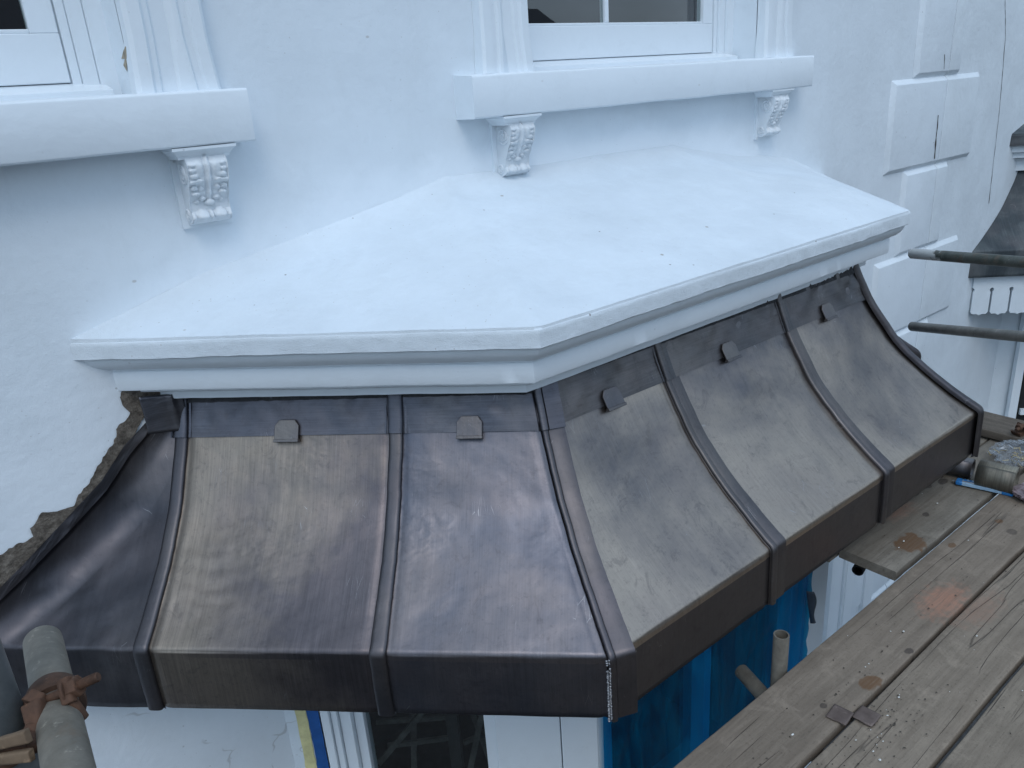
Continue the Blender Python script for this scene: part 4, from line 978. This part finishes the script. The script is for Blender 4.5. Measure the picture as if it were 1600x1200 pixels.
# second coupler lying on the far board
f0 = atZ(1594, 672, ZD+.075)
cp2 = thing('scaffold_coupler', 'rusty coupler lying on the dark cross board at the right edge', 'coupler', tuple(f0))
band(f0, Vector((.3, 1, 0)), .022, .036, .05, .2, 4.6, ref=Vector((0, 0, 1))).build('clamp_band', m_rust, cp2, smooth=True, angle=40)
m = MB(); m.tube(f0+Vector((-.06, .0, .02)), f0+Vector((.05, -.02, .035)), .009, 14, 0); m.tube(f0+Vector((-.035, .0, .024)), f0+Vector((-.015, -.003, .028)), .018, 6, 0); m.build('bolt', m_rust, cp2, smooth=True, angle=40)
# ------------------------------------------------------------------ things on the boards
def lead_roll(c, ax, r0, Lh, turns, label, mat):
    ax = ax.normalized(); up = Vector((0, 0, 1)); v = ax.cross(up); m = MB(); rows = []; uvs = []; n = int(turns*44)
    for k in range(n+1):
        a = -k/44*2*math.pi+1.0; r = r0-.0065*k/44+.001*math.sin(a*2); d = up*math.sin(a)+v*math.cos(a); s = (r0*a)
        rows.append([c+d*r-ax*Lh, c+d*(r)-ax*(Lh*.33), c+d*r+ax*(Lh*.33), c+d*r+ax*Lh]); uvs.append([(q*Lh, s) for q in (-1, -.33, .33, 1)])
    m.grid(rows, uvs); o = m.build('lead_offcut_roll', mat, smooth=True, angle=60); s = o.modifiers.new('s', 'SOLIDIFY'); s.thickness = .0028
    return tag(o, label, 'lead roll', 'rolled lead offcuts on the boards')
m_lr = lead('lead_offcut', (.13, .125, .105), (.30, .27, .21), .40, .6, 1.6, (.48, .62), .2, .8)
ca_, cb_ = atZ(1529, 738, ZD+.062), atZ(1588, 752, ZD+.062)
lead_roll((ca_+cb_)/2, cb_-ca_, .068, (cb_-ca_).length/2, 3.2, 'brownish roll of lead strip lying next to the blue knife', m_lr)
c2 = (ca_+cb_)/2+Vector((.03, .15, -.012)); lead_roll(c2-(cb_-ca_).normalized()*.06, cb_-ca_, .05, .09, 2.5, 'smaller grey lead roll tucked behind the brownish one', m_clip)
# utility knife
k0, k1 = atZ(1492, 751, ZD+.012), atZ(1585, 771, ZD+.012); kd = (k1-k0); kl = kd.length; kd.normalize(); kw = kd.cross(Vector((0, 0, 1))).normalized(); ku = Vector((0, 0, 1))
kn = thing('utility_knife', 'blue snap-off utility knife lying across the end of the board gap', 'knife', tuple((k0+k1)/2))
def kb(a, b, w0, w1, h, name, mat, z=0, bev=.002):
    m = MB(); c = k0+kd*(kl*(a+b)/2)+kw*((w0+w1)/2)+ku*z; m.obox(c, [kd, kw, ku], (kl*(b-a)/2, abs(w1-w0)/2, h/2)); return m.build(name, mat, kn, bevel=bev)
kb(.10, .86, -.020, .020, .016, 'handle', m_pale); kb(.02, .14, -.023, .023, .020, 'nose', m_blue, bev=.006); kb(.80, .99, -.023, .023, .020, 'end_cap', m_blue, bev=.006)
kb(.14, .80, -.022, -.003, .020, 'grip', m_blue, bev=.003); kb(.12, .86, .002, .012, .021, 'blade_channel', m_steel, bev=.0005); kb(.44, .56, .0005, .0135, .026, 'slider', m_black, bev=.002)
for q in (.2, .28, .36, .6, .68, .76): kb(q, q+.035, -.019, -.007, .023, 'grip_rib', m_pale, bev=.001)
kb(-.04, .02, -.006, .006, .002, 'blade', m_steel, bev=.0002)
# clear bag with screws
c = atZ(1576, 706, ZD+.05)
bg = thing('screw_bag', 'crumpled clear plastic bag of screws behind the lead roll', 'bag', tuple(c))
def crumple(c, rx, ry, rz, seed, n=40, amp=.35):
    m = MB(); rows = []
    for i in range(n+1):
        th = math.pi*i/n; r = []
        for k in range(n*2):
            ph = math.pi*k/n; d = Vector((math.sin(th)*math.cos(ph), math.sin(th)*math.sin(ph), math.cos(th)))
            s = 1+amp*nz(d, 2.2, seed)+amp*.7*abs(nz(d, 6, seed))+amp*.2*nz(d, 14, seed); q = Vector((d.x*rx*s, d.y*ry*s, d.z*rz*s)); q.z = max(q.z, -rz*.8); r.append(c+q)
        rows.append(r)
    return m.grid(rows, closed=True)
crumple(c+Vector((.05, -.03, -.01)), .14, .10, .034, 3, 48, .5).build('bag', m_bag, bg, smooth=True, angle=30)
rr = random.Random(9)
for k in range(46):
    q = c+Vector((rr.uniform(-.08, .12), rr.uniform(-.10, .06), rr.uniform(-.03, .012))); d = Vector((rr.uniform(-1, 1), rr.uniform(-1, 1), rr.uniform(-.4, .4))).normalized()
    m = MB(); m.tube(q, q+d*.028, .0022, 8, 0); m.tube(q-d*.002, q, .0045, 10, 0); m.build('screw', m_brass if k % 3 else m_steel, bg)
c = atZ(1612, 770, ZD+.03); m = crumple(c, .085, .07, .022, 8, 40, .25); tag(m.build('plastic_bag', m_pink, smooth=True, angle=30), 'pinkish speckled bag cut off by the right edge, beside the lead roll', 'bag')
# ------------------------------------------------------------------ low houses across the street (they show only in the panes and the metal)
m_brick = flat('far_brick', (.14, .10, .08), .9, 0, .3, 8, .3); m_roofs = flat('far_slate', (.06, .06, .07), .7, 0, .2, 6, .3)
for k, x in enumerate((-14, -4, 6, 16, 26)):
    h = (2.4, 1.6, 2.9, 2.0, 2.6)[k]; hs = thing('far_house', ('low brick house across the street, %s' % ('leftmost', 'second from the left', 'in the middle', 'fourth from the left', 'rightmost')[k]), 'house', (x, -30, -4.2), 'houses across the street')
    m = MB(); m.box((x-4.6, -36, -4.2), (x+4.6, -30, h)); m.build('wall', m_brick, hs)
    m = MB(); m.add([(x-4.9, -36.4, h), (x+4.9, -36.4, h), (x+4.9, -29.6, h), (x-4.9, -29.6, h), (x-4.9, -33, h+2), (x+4.9, -33, h+2)], [(0,1,2,3),(3,2,5,4),(1,0,4,5),(0,3,4),(2,1,5)]); m.build('roof', m_roofs, hs)
    for q in (-2.6, 0, 2.6):
        m = MB(); m.box((x+q-.5, -30.02, h-2.2), (x+q+.5, -29.96, h-.6)); m.build('window', m_glass, hs)

# ------------------------------------------------------------------ grit and plaster crumbs lying on the deck
def crumbs(name, n, mat, seed, smin, smax, label):
    rr = random.Random(seed); m = MB()
    for k in range(n):
        x = rr.uniform(1.0, 4.2); y = rr.choice((rr.uniform(-2.15, -1.45), rr.uniform(-2.0, -1.45), rr.uniform(-1.40, -1.18) if x > 2.35 else -1.6))
        if min(abs(y+1.6825), abs(y+1.935)) < .012: continue
        if rr.random() < .35: x, y = 1.50+rr.gauss(0, .12), -1.76+rr.gauss(0, .05)
        if abs(y+1.6825) < .014: continue
        r_ = rr.uniform(smin, smax); c = Vector((x, y, ZD+.0035)); a0 = rr.uniform(0, 6); q = [c+Vector((math.cos(a0+t)*r_*rr.uniform(.5, 1.3), math.sin(a0+t)*r_*rr.uniform(.4, 1), 0)) for t in (0, 1.3, 2.5, 3.7, 5)]
        m.add(q+[c+Vector((0, 0, r_*rr.uniform(.4, .9)))], [(i, (i+1) % 5, 5) for i in range(5)]+[(4, 3, 2, 1, 0)])
    return tag(m.build(name, mat), label, 'debris', kind='stuff')
crumbs('grit', 260, flat('grit', (.06, .05, .04), .9), 3, .0015, .0045, 'dark grit and splinters scattered over the deck boards')
crumbs('plaster_crumbs', 45, flat('plaster_crumb', (.6, .6, .57), .9), 5, .002, .0055, 'small white plaster crumbs scattered over the deck boards')
